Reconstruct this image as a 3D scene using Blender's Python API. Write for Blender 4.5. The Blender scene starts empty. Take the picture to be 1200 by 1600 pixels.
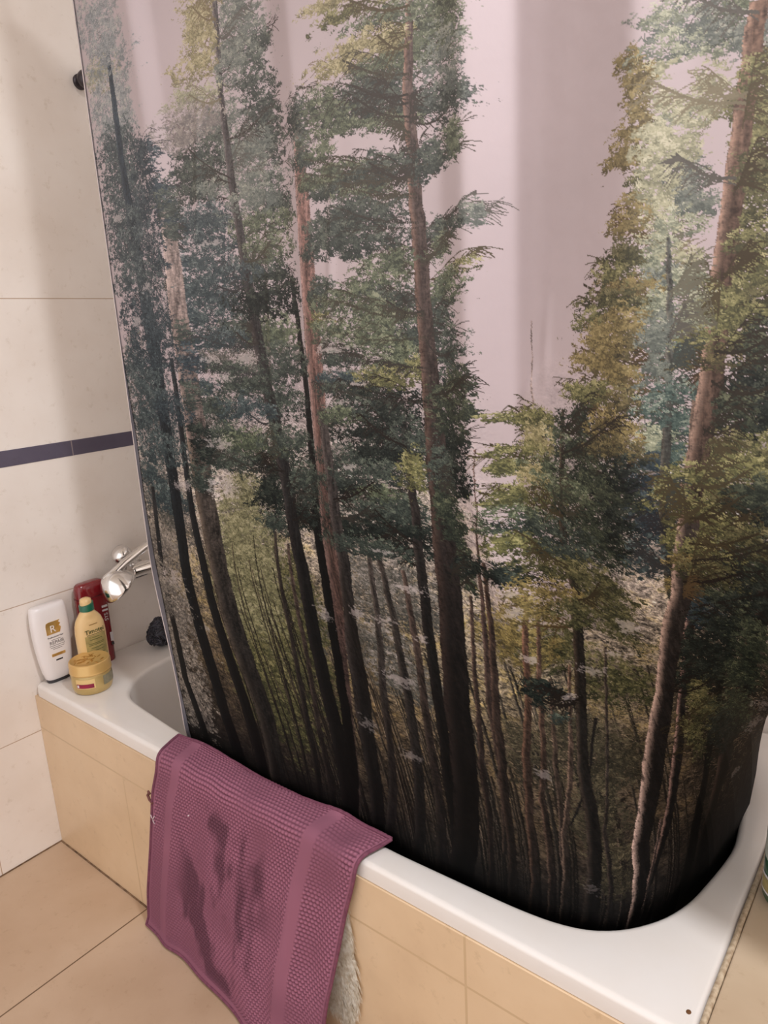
import bpy, bmesh, math, random
import numpy as np
from mathutils import Vector, Matrix

random.seed(7)
rng = np.random.default_rng(11)
sc = bpy.context.scene
col = sc.collection

# ---------------------------------------------------------------- camera
cam_d = bpy.data.cameras.new('camera')
cam_d.sensor_fit = 'HORIZONTAL'
cam_d.sensor_width = 36.0
cam_d.lens = 33.58
cam_d.clip_start = 0.02
cam = bpy.data.objects.new('camera', cam_d)
col.objects.link(cam)
cam.matrix_world = Matrix(((0.78222, -0.11487, 0.61232, 1.82103),
                           (0.62098, 0.22288, -0.75147, -0.74373),
                           (-0.05015, 0.96805, 0.24567, 1.33296),
                           (0.00000, 0.00000, 0.00000, 1.00000)))
sc.camera = cam

# ---------------------------------------------------------------- light and exposure
sc.view_settings.view_transform = 'Standard'
sc.view_settings.look = 'None'
sc.view_settings.gamma = 1.0
sc.view_settings.use_curve_mapping = False
sc.view_settings.exposure = 0.0

world = bpy.data.worlds.new('room_light')
sc.world = world
world.use_nodes = True
world.node_tree.nodes['Background'].inputs[0].default_value = (1.0, 0.965, 0.95, 1)
world.node_tree.nodes['Background'].inputs[1].default_value = 1.32


def area_light(name, loc, target, size, power, color):
    d = bpy.data.lights.new(name, 'AREA')
    d.shape = 'DISK'; d.size = size; d.energy = power; d.color = color
    o = bpy.data.objects.new(name, d); col.objects.link(o)
    o.location = loc
    o.rotation_euler = (Vector(target) - Vector(loc)).to_track_quat('-Z', 'Y').to_euler()
    return o


area_light('ceiling_lamp', (2.10, -0.24, 2.62), (1.98, -0.16, 0.0), 0.18, 28.0, (0.95, 0.97, 1.0))

# ---------------------------------------------------------------- helpers
def srgb(c):
    return tuple(((v / 255) / 12.92 if v / 255 <= 0.04045 else ((v / 255 + 0.055) / 1.055) ** 2.4) for v in c) + (1.0,)


def new_mat(name, color, rough=0.5, metal=0.0, spec=0.5, coat=0.0, noise=None, bump=None):
    """noise = (scale, second colour, amount); bump = (scale, strength)"""
    m = bpy.data.materials.new(name); m.use_nodes = True
    nt = m.node_tree; b = nt.nodes['Principled BSDF']
    b.inputs['Base Color'].default_value = color
    b.inputs['Roughness'].default_value = rough
    b.inputs['Metallic'].default_value = metal
    b.inputs['Specular IOR Level'].default_value = spec
    b.inputs['Coat Weight'].default_value = coat
    tc = nt.nodes.new('ShaderNodeTexCoord')
    if noise:
        n = nt.nodes.new('ShaderNodeTexNoise'); n.inputs['Scale'].default_value = noise[0]; n.inputs['Detail'].default_value = 6
        r = nt.nodes.new('ShaderNodeValToRGB'); r.color_ramp.elements[0].position = 0.35; r.color_ramp.elements[1].position = 0.7
        r.color_ramp.elements[0].color = color
        r.color_ramp.elements[1].color = tuple(color[i] + (noise[1][i] - color[i]) * noise[2] for i in range(3)) + (1,)
        nt.links.new(tc.outputs['Object'], n.inputs['Vector']); nt.links.new(n.outputs['Fac'], r.inputs['Fac'])
        nt.links.new(r.outputs['Color'], b.inputs['Base Color'])
    if bump:
        n2 = nt.nodes.new('ShaderNodeTexNoise'); n2.inputs['Scale'].default_value = bump[0]; n2.inputs['Detail'].default_value = 3
        bp = nt.nodes.new('ShaderNodeBump'); bp.inputs['Strength'].default_value = bump[1]; bp.inputs['Distance'].default_value = 0.002
        nt.links.new(tc.outputs['Object'], n2.inputs['Vector']); nt.links.new(n2.outputs['Fac'], bp.inputs['Height'])
        nt.links.new(bp.outputs['Normal'], b.inputs['Normal'])
    return m


class Nodes:
    """small wrapper for writing node maths"""
    def __init__(self, m):
        self.nt = m.node_tree; self.b = self.nt.nodes['Principled BSDF']

    def sock(self, v, inp):
        if isinstance(v, (int, float)):
            inp.default_value = v
        else:
            self.nt.links.new(v, inp)

    def math(self, op, a, b=0.0, c=None):
        n = self.nt.nodes.new('ShaderNodeMath'); n.operation = op
        self.sock(a, n.inputs[0]); self.sock(b, n.inputs[1])
        if c is not None:
            self.sock(c, n.inputs[2])
        return n.outputs[0]

    def mix(self, f, a, b):
        n = self.nt.nodes.new('ShaderNodeMix'); n.data_type = 'RGBA'
        self.sock(f, n.inputs[0])
        for v, k in ((a, 6), (b, 7)):
            if isinstance(v, tuple):
                n.inputs[k].default_value = v
            else:
                self.nt.links.new(v, n.inputs[k])
        return n.outputs[2]

    def noise(self, vec, scale, detail=4, rough=0.55):
        n = self.nt.nodes.new('ShaderNodeTexNoise'); n.inputs['Scale'].default_value = scale
        n.inputs['Detail'].default_value = detail; n.inputs['Roughness'].default_value = rough
        self.nt.links.new(vec, n.inputs['Vector']); return n.outputs['Fac']

    def ramp(self, f, stops):
        n = self.nt.nodes.new('ShaderNodeValToRGB')
        e = n.color_ramp.elements
        while len(e) < len(stops):
            e.new(0.5)
        for k, (p, c) in enumerate(stops):
            e[k].position = p; e[k].color = c
        self.nt.links.new(f, n.inputs['Fac']); return n.outputs['Color']


def tile_mat(name, base, light, dark, grout, lines, rough=0.38, half=0.0016):
    """stone-look ceramic tile; lines = [(axis, position, (axis2, lo, hi) or None)] grout joints in world metres"""
    m = new_mat(name, base, rough); N = Nodes(m); nt = m.node_tree
    geo = nt.nodes.new('ShaderNodeNewGeometry')
    sep = nt.nodes.new('ShaderNodeSeparateXYZ'); nt.links.new(geo.outputs['Position'], sep.inputs[0])
    ax = {'x': sep.outputs[0], 'y': sep.outputs[1], 'z': sep.outputs[2]}
    cloud = N.noise(geo.outputs['Position'], 3.2, 5)
    grain = N.noise(geo.outputs['Position'], 38.0, 6, 0.7)
    c = N.ramp(cloud, [(0.3, dark), (0.52, base), (0.72, light)])
    spots = N.ramp(grain, [(0.30, (0.78, 0.74, 0.68, 1)), (0.42, (1, 1, 1, 1))])
    mul = nt.nodes.new('ShaderNodeMix'); mul.data_type = 'RGBA'; mul.blend_type = 'MULTIPLY'; mul.inputs[0].default_value = 0.5
    nt.links.new(c, mul.inputs[6]); nt.links.new(spots, mul.inputs[7])
    c = mul.outputs[2]
    g = None
    for a, p, lim in lines:
        d = N.math('ABSOLUTE', N.math('SUBTRACT', ax[a], p))
        k = N.math('LESS_THAN', d, half)
        if lim:
            k = N.math('MULTIPLY', k, N.math('MULTIPLY', N.math('GREATER_THAN', ax[lim[0]], lim[1]), N.math('LESS_THAN', ax[lim[0]], lim[2])))
        g = k if g is None else N.math('MAXIMUM', g, k)
    if g is not None:
        c = N.mix(g, c, grout)
        bp = nt.nodes.new('ShaderNodeBump'); bp.inputs['Strength'].default_value = 0.6; bp.inputs['Distance'].default_value = 0.002
        nt.links.new(N.math('SUBTRACT', 1.0, g), bp.inputs['Height']); nt.links.new(bp.outputs['Normal'], N.b.inputs['Normal'])
    nt.links.new(c, N.b.inputs['Base Color'])
    return m


def link(o, parent=None):
    col.objects.link(o)
    if parent is not None:
        o.parent = parent
    return o


def obj(name, bm, mat, parent=None, smooth=True, angle=None):
    me = bpy.data.meshes.new(name)
    bmesh.ops.recalc_face_normals(bm, faces=bm.faces)
    bm.to_mesh(me); bm.free()
    me.materials.append(mat)
    o = link(bpy.data.objects.new(name, me), parent)
    if smooth:
        me.shade_smooth()
        if angle is not None:
            me.set_sharp_from_angle(angle=math.radians(angle))
    return o


def thing(name, label, cat, loc=(0, 0, 0), group=None, rotz=0.0):
    o = bpy.data.objects.new(name, None); col.objects.link(o)
    o.empty_display_size = 0.03
    o.location = loc; o.rotation_euler = (0, 0, rotz)
    o['label'] = label; o['category'] = cat
    if group:
        o['group'] = group
    return o


def tag(o, label=None, cat=None, group=None, kind=None):
    for k, v in (('label', label), ('category', cat), ('group', group), ('kind', kind)):
        if v:
            o[k] = v
    return o


def box(bm, lo, hi, bevel=0.0, seg=2):
    r = bmesh.ops.create_cube(bm, size=1.0)
    lo = Vector(lo); hi = Vector(hi)
    for v in r['verts']:
        v.co = Vector([lo[i] + (v.co[i] + 0.5) * (hi[i] - lo[i]) for i in range(3)])
    if bevel:
        es = set(e for v in r['verts'] for e in v.link_edges)
        bmesh.ops.bevel(bm, geom=list(es), offset=bevel, segments=seg, affect='EDGES', profile=0.5)
    return bm


def loft(bm, rings, cap0=True, cap1=True):
    """rings: list of equal-length closed point loops"""
    vs = [[bm.verts.new(p) for p in r] for r in rings]
    n = len(vs[0])
    for a, b in zip(vs[:-1], vs[1:]):
        for i in range(n):
            bm.faces.new((a[i], a[(i + 1) % n], b[(i + 1) % n], b[i]))
    if cap0:
        bm.faces.new(vs[0][::-1])
    if cap1:
        bm.faces.new(vs[-1])
    return vs


def lathe(bm, prof, n=48, mat=Matrix.Identity(4)):
    """prof: [(r, z)] revolved about z"""
    rings = []
    for r, z in prof:
        rings.append([mat @ Vector((max(r, 1e-5) * math.cos(2 * math.pi * k / n), max(r, 1e-5) * math.sin(2 * math.pi * k / n), z)) for k in range(n)])
    loft(bm, rings)
    return bm


def superring(hx, hy, z, e=2.6, n=56, cx=0.0, cy=0.0):
    out = []
    for k in range(n):
        t = 2 * math.pi * k / n
        c, s = math.cos(t), math.sin(t)
        out.append(Vector((cx + hx * math.copysign(abs(c) ** (2 / e), c), cy + hy * math.copysign(abs(s) ** (2 / e), s), z)))
    return out


def tube(bm, pts, r, n=14):
    """round bar along points; r one radius or one per point"""
    pts = [Vector(p) for p in pts]
    rr = r if isinstance(r, (list, tuple)) else [r] * len(pts)
    rings = []
    up = Vector((0, 0, 1))
    for i, p in enumerate(pts):
        t = (pts[min(i + 1, len(pts) - 1)] - pts[max(i - 1, 0)]).normalized()
        a = t.cross(up)
        if a.length < 1e-3:
            a = t.cross(Vector((1, 0, 0)))
        a.normalize(); b = t.cross(a)
        rings.append([p + (a * math.cos(2 * math.pi * k / n) + b * math.sin(2 * math.pi * k / n)) * rr[i] for k in range(n)])
    loft(bm, rings)
    return bm


def axis_matrix(loc, direction):
    q = Vector(direction).normalized().to_track_quat('Z', 'Y')
    return Matrix.Translation(loc) @ q.to_matrix().to_4x4()


def grid_mesh(name, X, Y, Z, mat, parent=None, colors=None):
    """one mesh from 2D arrays of coordinates (rows x columns)"""
    r, c = X.shape
    me = bpy.data.meshes.new(name)
    co = np.stack([X, Y, Z], -1).reshape(-1, 3).astype(np.float32)
    idx = np.arange(r * c, dtype=np.int32).reshape(r, c)
    q = np.stack([idx[:-1, :-1], idx[1:, :-1], idx[1:, 1:], idx[:-1, 1:]], -1).reshape(-1, 4)
    me.vertices.add(len(co)); me.vertices.foreach_set('co', co.ravel())
    me.loops.add(q.size); me.loops.foreach_set('vertex_index', q.ravel())
    me.polygons.add(len(q)); me.polygons.foreach_set('loop_start', np.arange(0, q.size, 4, dtype=np.int32))
    me.update(calc_edges=True)
    me.polygons.foreach_set('use_smooth', np.ones(len(q), dtype=bool))
    me.materials.append(mat)
    if colors is not None:
        at = me.color_attributes.new('print', 'FLOAT_COLOR', 'POINT')
        at.data.foreach_set('color', colors.reshape(-1, 4).astype(np.float32).ravel())
    me.update()
    return link(bpy.data.objects.new(name, me), parent)


def lettering(text, size, mat, parent, loc, rot, name='lettering', depth=0.0003, align='CENTER'):
    cu = bpy.data.curves.new(name, 'FONT')
    cu.body = text; cu.size = size; cu.extrude = depth; cu.align_x = align; cu.align_y = 'CENTER'
    cu.materials.append(mat)
    tmp = bpy.data.objects.new(name, cu)
    me = bpy.data.meshes.new_from_object(tmp)
    bpy.data.objects.remove(tmp); bpy.data.curves.remove(cu)
    me.name = name
    if not me.materials:
        me.materials.append(mat)
    o = link(bpy.data.objects.new(name, me), parent)
    o.location = loc; o.rotation_euler = rot
    return o


# ---------------------------------------------------------------- the room
H = 0.48                      # height of the bath's rim
TUB_L, TUB_W = 1.655, 0.775
BACK_Y = 0.785
GROUT = srgb((176, 150, 118))
wall_m = tile_mat('wall_tile', srgb((240, 231, 224)), srgb((245, 238, 232)), srgb((231, 220, 211)), srgb((192, 168, 146)),
                  [('z', 0.345, None), ('z', 0.699, None), ('z', 1.452, None),
                   ('y', -0.166, ('z', 0.0, 0.345)), ('y', -0.62, None), ('y', 0.46, ('z', 0.0, 1.05))], 0.3, 0.0011)
floor_m = tile_mat('floor_tile', srgb((194, 166, 140)), srgb((203, 177, 152)), srgb((182, 153, 126)), srgb((112, 86, 62)),
                   [('x', 0.415, None), ('x', 0.865, None), ('x', 1.315, None), ('y', -0.62, None), ('y', -1.07, None)], 0.42, 0.0018)
panel_m = tile_mat('bath_panel_tile', srgb((222, 194, 160)), srgb((229, 203, 171)), srgb((208, 179, 146)), srgb((206, 178, 142)),
                   [('z', 0.355, None), ('x', 0.392, ('z', 0.0, 0.355)), ('x', 0.862, None), ('x', 1.331, None)], 0.34, 0.0022)
ledge_m = tile_mat('ledge_tile', srgb((196, 174, 148)), srgb((206, 186, 162)), srgb((180, 156, 130)), GROUT, [('y', 0.40, None)], 0.36)
band_m = tile_mat('band_tile', srgb((86, 80, 98)), srgb((98, 92, 110)), srgb((74, 68, 88)), srgb((150, 138, 140)), [('y', 0.203, None), ('y', -0.15, None), ('y', 0.556, None)], 0.35, 0.0014)


def slab(name, lo, hi, m, kind='structure', bevel=0.0):
    bm = bmesh.new(); box(bm, lo, hi, bevel)
    o = obj(name, bm, m, None, smooth=False)
    o['kind'] = kind
    return o


slab('floor', (-0.06, -1.9, -0.06), (2.86, 0.86, 0.0), floor_m)
slab('wall_left', (-0.06, -1.9, 0.0), (0.0, 0.86, 2.9), wall_m)
slab('wall_back', (0.0, BACK_Y, 0.0), (2.86, 0.86, 2.9), wall_m)
slab('wall_right', (2.80, -1.9, 0.0), (2.86, BACK_Y, 2.9), wall_m)
slab('ceiling', (-0.06, -1.9, 2.84), (2.86, 0.86, 2.9), new_mat('ceiling_paint', srgb((232, 226, 218)), 0.8, noise=(3, srgb((226, 218, 208)), 0.6)))
o = slab('trim_1', (-0.002, -1.9, 1.0535), (0.0016, BACK_Y, 1.0935), band_m, bevel=0.0006)
o['label'] = 'dark slate tile band running along the beige wall'
o = slab('trim_2', (0.0, BACK_Y - 0.0016, 1.0535), (2.80, BACK_Y + 0.002, 1.0935), band_m, bevel=0.0006)
# dirty joint where the floor meets the wall and the bath panel
joint_m = new_mat('dirty_joint', srgb((92, 70, 54)), 0.8, noise=(60, srgb((150, 120, 92)), 0.9))
bm = bmesh.new(); box(bm, (0.0, -1.9, 0.0), (0.0025, -0.0045, 0.003)); box(bm, (0.0, -0.0075, 0.0), (TUB_L, -0.004, 0.0026))
o = obj('baseboard_joint', bm, joint_m, None, False); o['kind'] = 'structure'

# ---------------------------------------------------------------- the curtain's shape (metres)
# u = distance along the cloth from its left edge as it hangs from the rod, z = height
CURTAIN_TOP, CURTAIN_HEM, CURTAIN_W = 2.24, 0.365, 1.50
FOLD_REF = 2.02
# inner lip of the bath (front edge, right-hand corner, right end)
LIP_FRONT = [(0.50, 0.077), (0.70, 0.066), (0.90, 0.057), (1.16, 0.052), (1.292, 0.058), (1.375, 0.062),
             (1.436, 0.069), (1.488, 0.085), (1.531, 0.118), (1.569, 0.170), (1.590, 0.226), (1.606, 0.318),
             (1.615, 0.407), (1.618, 0.510), (1.608, 0.60), (1.575, 0.665), (1.51, 0.70), (1.41, 0.712)]
FOLDS = [  # (u at the rod, u at the bath, pull towards the room)
    (-0.02, 0.00, 0.000), (0.05, 0.045, 0.008), (0.13, 0.14, 0.014), (0.186, 0.262, 0.024), (0.215, 0.292, 0.002), (0.34, 0.40, -0.006),
    (0.485, 0.535, -0.010), (0.540, 0.562, 0.010), (0.65, 0.66, 0.008), (0.79, 0.785, -0.004), (0.838, 0.828, 0.013),
    (0.868, 0.862, -0.016), (0.885, 0.880, -0.030), (0.93, 0.93, -0.016), (0.985, 0.985, 0.006), (1.052, 1.057, 0.036), (1.11, 1.12, 0.022),
    (1.20, 1.20, 0.020), (1.32, 1.32, 0.026), (1.42, 1.42, 0.030), (1.52, 1.52, 0.022)]


def sstep(a, b, x):
    t = np.clip((x - a) / (b - a), 0, 1)
    return t * t * (3 - 2 * t)


def curtain_points(u, z):
    """u, z: arrays of one shape -> x, y, z arrays of the cloth."""
    hang = sstep(0.90 + 0.28 * sstep(0.2, 0.8, u) - 0.16 * sstep(1.12, 1.35, u), 0.47, z)                       # 0 = free straight cloth, 1 = lying along the bath's lip
    depth = np.clip((FOLD_REF - z) / (FOLD_REF - 0.48), 0, 1)
    # folds: interpolate the pull between drifting control lines, then soften it
    fu = np.zeros_like(u)
    ctl_t = np.array([f[0] for f in FOLDS]); ctl_b = np.array([f[1] for f in FOLDS]); pull = np.array([f[2] for f in FOLDS])
    rows = np.unique(z)
    fine = np.linspace(-0.05, 1.56, 1611)
    ker = np.exp(-0.5 * (np.arange(-24, 25) / 7.0) ** 2); ker /= ker.sum()
    for zr in rows:
        d = np.clip((FOLD_REF - zr) / (FOLD_REF - 0.48), 0, 1)
        prof = np.interp(fine, ctl_t + (ctl_b - ctl_t) * d, pull)
        prof = np.convolve(np.pad(prof, 24, mode='edge'), ker, mode='valid')
        sel = z == zr
        fu[sel] = np.interp(u[sel], fine, prof)
    amp = 1.0 - 0.62 * hang
    # straight hang under the rod
    xt = 0.466 + u
    yt = 0.100 - fu * amp
    # along the lip, a finger's width inside it
    lip = np.array(LIP_FRONT)
    seg = np.gradient(lip, axis=0); nrm = np.stack([-seg[:, 1], seg[:, 0]], 1); nrm /= np.linalg.norm(nrm, axis=1)[:, None]
    ins = lip + nrm * 0.009
    L = np.r_[0, np.cumsum(np.hypot(*np.diff(ins, axis=0).T))]
    s = 0.028 + u * 1.205
    xb = np.interp(s, L, ins[:, 0]); yb = np.interp(s, L, ins[:, 1])
    nx = np.interp(s, L, nrm[:, 0]); ny = np.interp(s, L, nrm[:, 1])
    push = np.maximum(0, -fu + 0.012) * amp            # folds only push into the bath down here
    xb = xb + nx * push; yb = yb + ny * push
    below = sstep(0.50, 0.36, z) * 0.02               # the skirt leans into the bath
    xb = xb + nx * below; yb = yb + ny * below
    x = xt + (xb - xt) * hang
    y = yt + (yb - yt) * hang
    return x, y, z


# the print's layout on the cloth: trunks as (across, height, width) in mm with colours at top and foot of the left and right side;
# boughs as (across, height, half width, half height, palette)
TRUNKS_BACK = [
    ([(622,1002,7.0),(604,888,9.3),(560,734,13.3),(506,507,16.0)],((95,85,78),(40,36,34)),((75,68,64),(22,20,20))),
    ([(638,996,8.2),(632,894,10.5),(606,748,14.0),(560,513,18.7)],((90,80,72),(34,30,29)),((62,56,52),(16,15,15))),
    ([(674,971,6.0),(656,861,10.5),(622,705,12.0),(596,509,16.3)],((105,88,78),(38,33,30)),((75,62,56),(18,16,16))),
    ([(840,1169,0.8),(830,1080,1.4),(798,982,5.3),(738,788,9.0),(706,611,8.3)],((150,118,108),(58,48,42)),((110,84,76),(22,20,19))),
    ([(816,1005,6.7),(778,886,9.0),(738,761,11.0),(714,642,11.0),(698,492,10.0)],((105,80,68),(45,38,34)),((66,52,46),(18,16,15))),
    ([(858,959,5.8),(816,850,9.0),(764,721,10.0),(740,623,10.0),(728,496,10.0)],((140,100,80),(70,56,48)),((92,68,56),(22,20,19))),
    ([(866,934,3.3),(816,805,7.0),(766,659,6.7),(750,496,7.5)],((130,98,80),(75,62,54)),((80,62,52),(24,21,20))),
    ([(844,842,3.3),(800,713,6.0),(774,586,5.8),(768,480,6.7)],((110,90,76),(70,60,54)),((70,58,50),(22,20,19))),
    ([(878,855,4.0),(838,761,5.0),(782,615,6.7),(762,463,7.5)],((150,122,104),(84,72,64)),((86,70,60),(24,22,21))),
    ([(770,948,4.0),(730,821,6.0),(692,682,8.0),(670,500,6.7)],((120,96,84),(46,38,34)),((70,56,50),(16,14,14))),
    ([(910,1336,1.0),(912,1288,1.4),(914,1213,1.8)],((168,150,146),(160,142,138)),((160,142,138),(150,134,128))),
    ([(434,969,6.0),(420,792,9.0),(394,619,10.5),(392,486,12.0)],((100,85,75),(40,35,33)),((80,66,60),(20,18,18))),
    ([(404,988,6.7),(394,809,9.0),(372,634,12.0),(366,500,13.5)],((90,78,68),(36,32,30)),((60,52,48),(15,14,14))),
    ([(950,890,4.0),(890,750,4.2),(834,623,5.0),(820,482,5.8)],((110,96,82),(54,46,42)),((66,58,52),(20,18,18))),
    ([(884,777,5.0),(830,688,2.5)],((44,38,34),(40,36,33)),((30,27,26),(26,24,24))),
]
TRUNKS_LEFT = [
    ([(0,1132,6.0),(0,907,8.4),(0,719,9.6),(0,480,10.8)],((150,135,125),(120,105,95)),((110,100,95),(84,74,68))),
    ([(222,1555,20.0),(222,1392,32.7),(232,1184,40.0),(234,1111,35.0)],((206,184,176),(150,130,122)),((160,140,132),(80,70,66))),
    ([(232,1148,40.0),(240,1023,37.3),(256,882,30.0),(262,732,37.3),(272,625,39.0),(272,507,36.0)],((128,112,98),(52,47,43)),((74,66,60),(24,22,21))),
    ([(100,1857,11.7),(100,1659,19.5),(114,1492,32.7),(130,1328,45.0),(138,1142,39.7),(146,932,37.5),(146,727,37.5),(152,584,32.0),(170,500,34.0)],((60,76,86),(16,16,17)),((40,54,64),(8,8,9))),  # bluish sheen of the left strip put into the trunk's colour
    ([(192,1302,14.0),(198,1007,22.5),(220,878,28.0),(222,696,32.5),(234,509,28.3)],((52,56,60),(22,20,20)),((32,36,40),(9,9,9))),
    ([(56,1042,13.0),(48,800,20.8),(38,613,22.5),(70,509,23.3)],((60,60,60),(24,22,22)),((40,40,42),(9,9,9))),
]
TRUNKS_LEFT_PINE = [
    ([(376,1842,10.5),(370,1711,12.0),(376,1586,16.5),(388,1465,19.5),(406,1319,26.7),(424,1209,30.0),(446,1075,28.5),(458,915,26.7),(438,732,28.0),(428,511,32.0)],((108,98,96),(20,18,18)),((72,70,70),(6,6,6))),
]
TRUNKS_FOLD_TINT = [
    ([(548,1642,16.7),(546,1540,33.0),(542,1336,47.7),(546,1152,47.7),(540,988,50.0),(500,815,18.7),(462,644,16.0),(440,498,16.0)],((214,172,164),(96,80,74)),((170,126,116),(40,34,32))),  # pinkish light of the fold painted into this trunk's colour
    ([(494,1425,7.5),(510,1255,14.0),(512,1092,19.5),(504,923,16.5),(478,755,17.3),(434,494,21.3)],((40,38,38),(10,9,9)),((26,25,25),(5,5,5))),
]
TRUNKS_SLIM_GREY = [
    ([(554,1215,20.0),(570,1090,21.0),(568,963,22.7),(530,823,36.0),(496,657,28.5),(482,488,23.3)],((104,92,88),(30,27,26)),((66,60,58),(9,9,9))),
]
TRUNKS_SLIM_DARK = [
    ([(716,1200,10.5),(722,1142,14.0),(720,1065,14.0),(696,936,15.0),(666,807,16.0),(632,640,17.0),(622,511,17.0)],((74,64,60),(16,14,14)),((46,42,40),(5,5,5))),
]
TRUNKS_TALL_PINE = [
    ([(752,1736,9.2),(744,1628,15.0),(748,1550,19.0),(754,1444,22.0),(758,1328,24.0),(768,1200,31.5),(766,1080,35.0),(738,944,36.2),(686,773,37.3),(630,509,36.0)],((160,122,104),(18,16,16)),((96,80,74),(4,4,4))),
]
TRUNKS_SMALL_PINE = [
    ([(964,1225,4.7),(962,1134,8.2),(940,1023,12.8),(940,971,16.3),(890,844,17.0),(836,715,15.8),(794,471,18.3)],((96,78,62),(50,44,40)),((52,46,40),(14,13,13))),
]
TRUNKS_RIGHT_SLIM = [
    ([(1094,1413,3.3),(1100,1328,6.0),(1102,1225,8.0),(1102,1144,9.3),(1094,1023,13.3)],((128,124,112),(70,66,60)),((84,88,82),(40,40,38))),
    ([(1130,1267,8.0),(1130,1190,9.3)],((140,116,100),(120,100,88)),((92,78,68),(80,68,60))),
]
TRUNKS_RIGHT_PINE = [
    ([(1166,1613,16.7),(1162,1555,17.3),(1158,1511,18.0),(1154,1448,19.3),(1150,1388,20.7),(1146,1325,22.0),(1144,1259,24.0),(1134,1175,24.0),(1124,1090,22.7)],((160,124,104),(150,124,110)),((100,76,62),(58,46,40))),
    ([(1126,1102,22.7),(1104,994,28.3),(1052,880,34.0),(946,705,37.3),(882,584,28.0),(854,452,21.3)],((176,150,136),(176,152,142)),((52,46,43),(12,11,11))),
]
TRUNKS_RIGHT_LOW = [
    ([(1118,984,11.7),(1070,852,16.0),(1004,736,18.7),(950,636,16.3),(894,538,10.0)],((186,152,142),(130,106,98)),((52,46,44),(14,13,13))),
    ([(1190,1042,7.5),(1158,905,12.8),(1086,738,17.3),(994,605,16.3),(936,471,21.0)],((26,25,24),(8,8,8)),((14,14,14),(3,3,3))),
    ([(1210,1090,13.3),(1210,990,18.3),(1172,794,40.0),(1072,640,40.0),(994,557,21.0),(968,488,21.0)],((84,66,58),(60,48,42)),((30,27,26),(6,6,6))),
    ([(924,613,3.3),(890,540,4.0),(876,490,3.5)],((150,124,114),(110,92,84)),((70,60,56),(30,27,26))),
]
BOUGHS_EDGE = [  # teal tones carry the left strip's bluish sheen, painted in
    (78,1902,64,42,'pt'), (96,1848,61,35,'pt'), (74,1813,56,26,'py'), (84,1769,65,26,'pt'), (96,1723,65,31,'pt'), (84,1684,69,26,'dt'),
    (96,1638,69,31,'dt'), (106,1592,80,31,'dt'), (70,1553,64,26,'dt'), (156,1553,57,36,'bt'), (94,1505,80,26,'dt'), (162,1486,46,42,'bt'),
    (102,1446,80,26,'dt'), (110,1386,80,36,'bt'), (130,1328,74,55,'bt'), (60,1290,51,36,'dt'), (84,1240,80,30,'dt'), (106,1178,92,35,'dt'),
    (174,1207,51,24,'bt'), (106,1125,92,24,'dt'), (54,1069,57,21,'dt'), (228,1148,30,30,'dg'), (234,1086,24,24,'dg'), (110,1021,74,22,'dt'),
    (40,913,80,39,'br'), (24,823,69,47,'br'), (66,763,69,55,'br'), (38,642,69,69,'br'), (48,573,51,47,'br'), (216,1588,10,19,'dt'),
    (222,1534,10,10,'dt'), (222,1448,12,15,'mg'), (228,1346,16,17,'dg'), (232,1290,21,22,'bt'), (236,1232,18,17,'dg'), (240,1159,16,22,'bk'),
    (244,1117,16,12,'bk'), (222,1555,17,17,'dt'), (226,1540,13,17,'bt'), (220,1567,22,17,'dg'), (228,1523,14,13,'dg'), (182,1644,32,31,'bt'),
    (202,1588,20,25,'bt'),
]
BOUGHS_LEFT_PINE = [
    (548,1644,24,19,'dg'), (552,1613,18,14,'hg'), (552,1582,21,12,'dg'), (344,1834,29,22,'ye'), (370,1857,60,17,'ye'), (334,1800,33,28,'ye'),
    (316,1763,45,17,'ye'), (420,1813,47,26,'hg'), (424,1778,57,22,'hg'), (458,1761,27,10,'dg'), (416,1744,47,22,'hg'), (476,1765,13,7,'dg'),
    (302,1723,60,12,'py'), (288,1688,73,19,'mv'), (364,1678,60,22,'hg'), (268,1665,47,12,'mv'), (318,1634,68,21,'dg'), (450,1711,33,26,'dg'),
    (458,1661,37,26,'dg'), (476,1625,27,26,'dg'), (418,1625,52,22,'hg'), (298,1602,70,19,'dg'), (278,1575,60,12,'dg'), (356,1580,45,13,'hg'),
    (432,1578,54,16,'hg'), (422,1550,53,16,'hg'), (470,1534,33,31,'dg'), (286,1532,83,19,'dt'), (314,1498,68,17,'dt'), (432,1511,60,17,'mg'),
    (450,1473,53,19,'mg'), (276,1465,83,19,'dt'), (336,1438,83,17,'dt'), (414,1442,60,23,'dg'), (252,1423,60,15,'dt'), (298,1398,100,17,'dt'),
    (424,1396,67,26,'bk'), (470,1398,38,26,'bk'), (276,1367,92,15,'dt'), (370,1340,83,21,'dg'), (280,1334,83,15,'dt'), (448,1338,45,26,'mg'),
    (250,1288,29,10,'dt'), (314,1282,45,8,'dg'), (258,1248,45,12,'dt'), (366,1252,68,27,'dg'), (456,1286,45,26,'dg'), (268,1207,67,15,'dg'),
    (360,1209,58,17,'dt'), (448,1221,50,23,'dg'), (312,1161,75,17,'dg'), (376,1150,83,19,'mg'), (448,1155,58,21,'dg'), (296,1111,55,15,'dg'),
    (404,1119,67,17,'bk'), (456,1088,58,23,'bk'), (404,1048,42,27,'bk'), (472,1032,45,24,'bk'), (492,1080,33,36,'dg'), (414,1007,37,15,'dg'),
]
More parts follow.
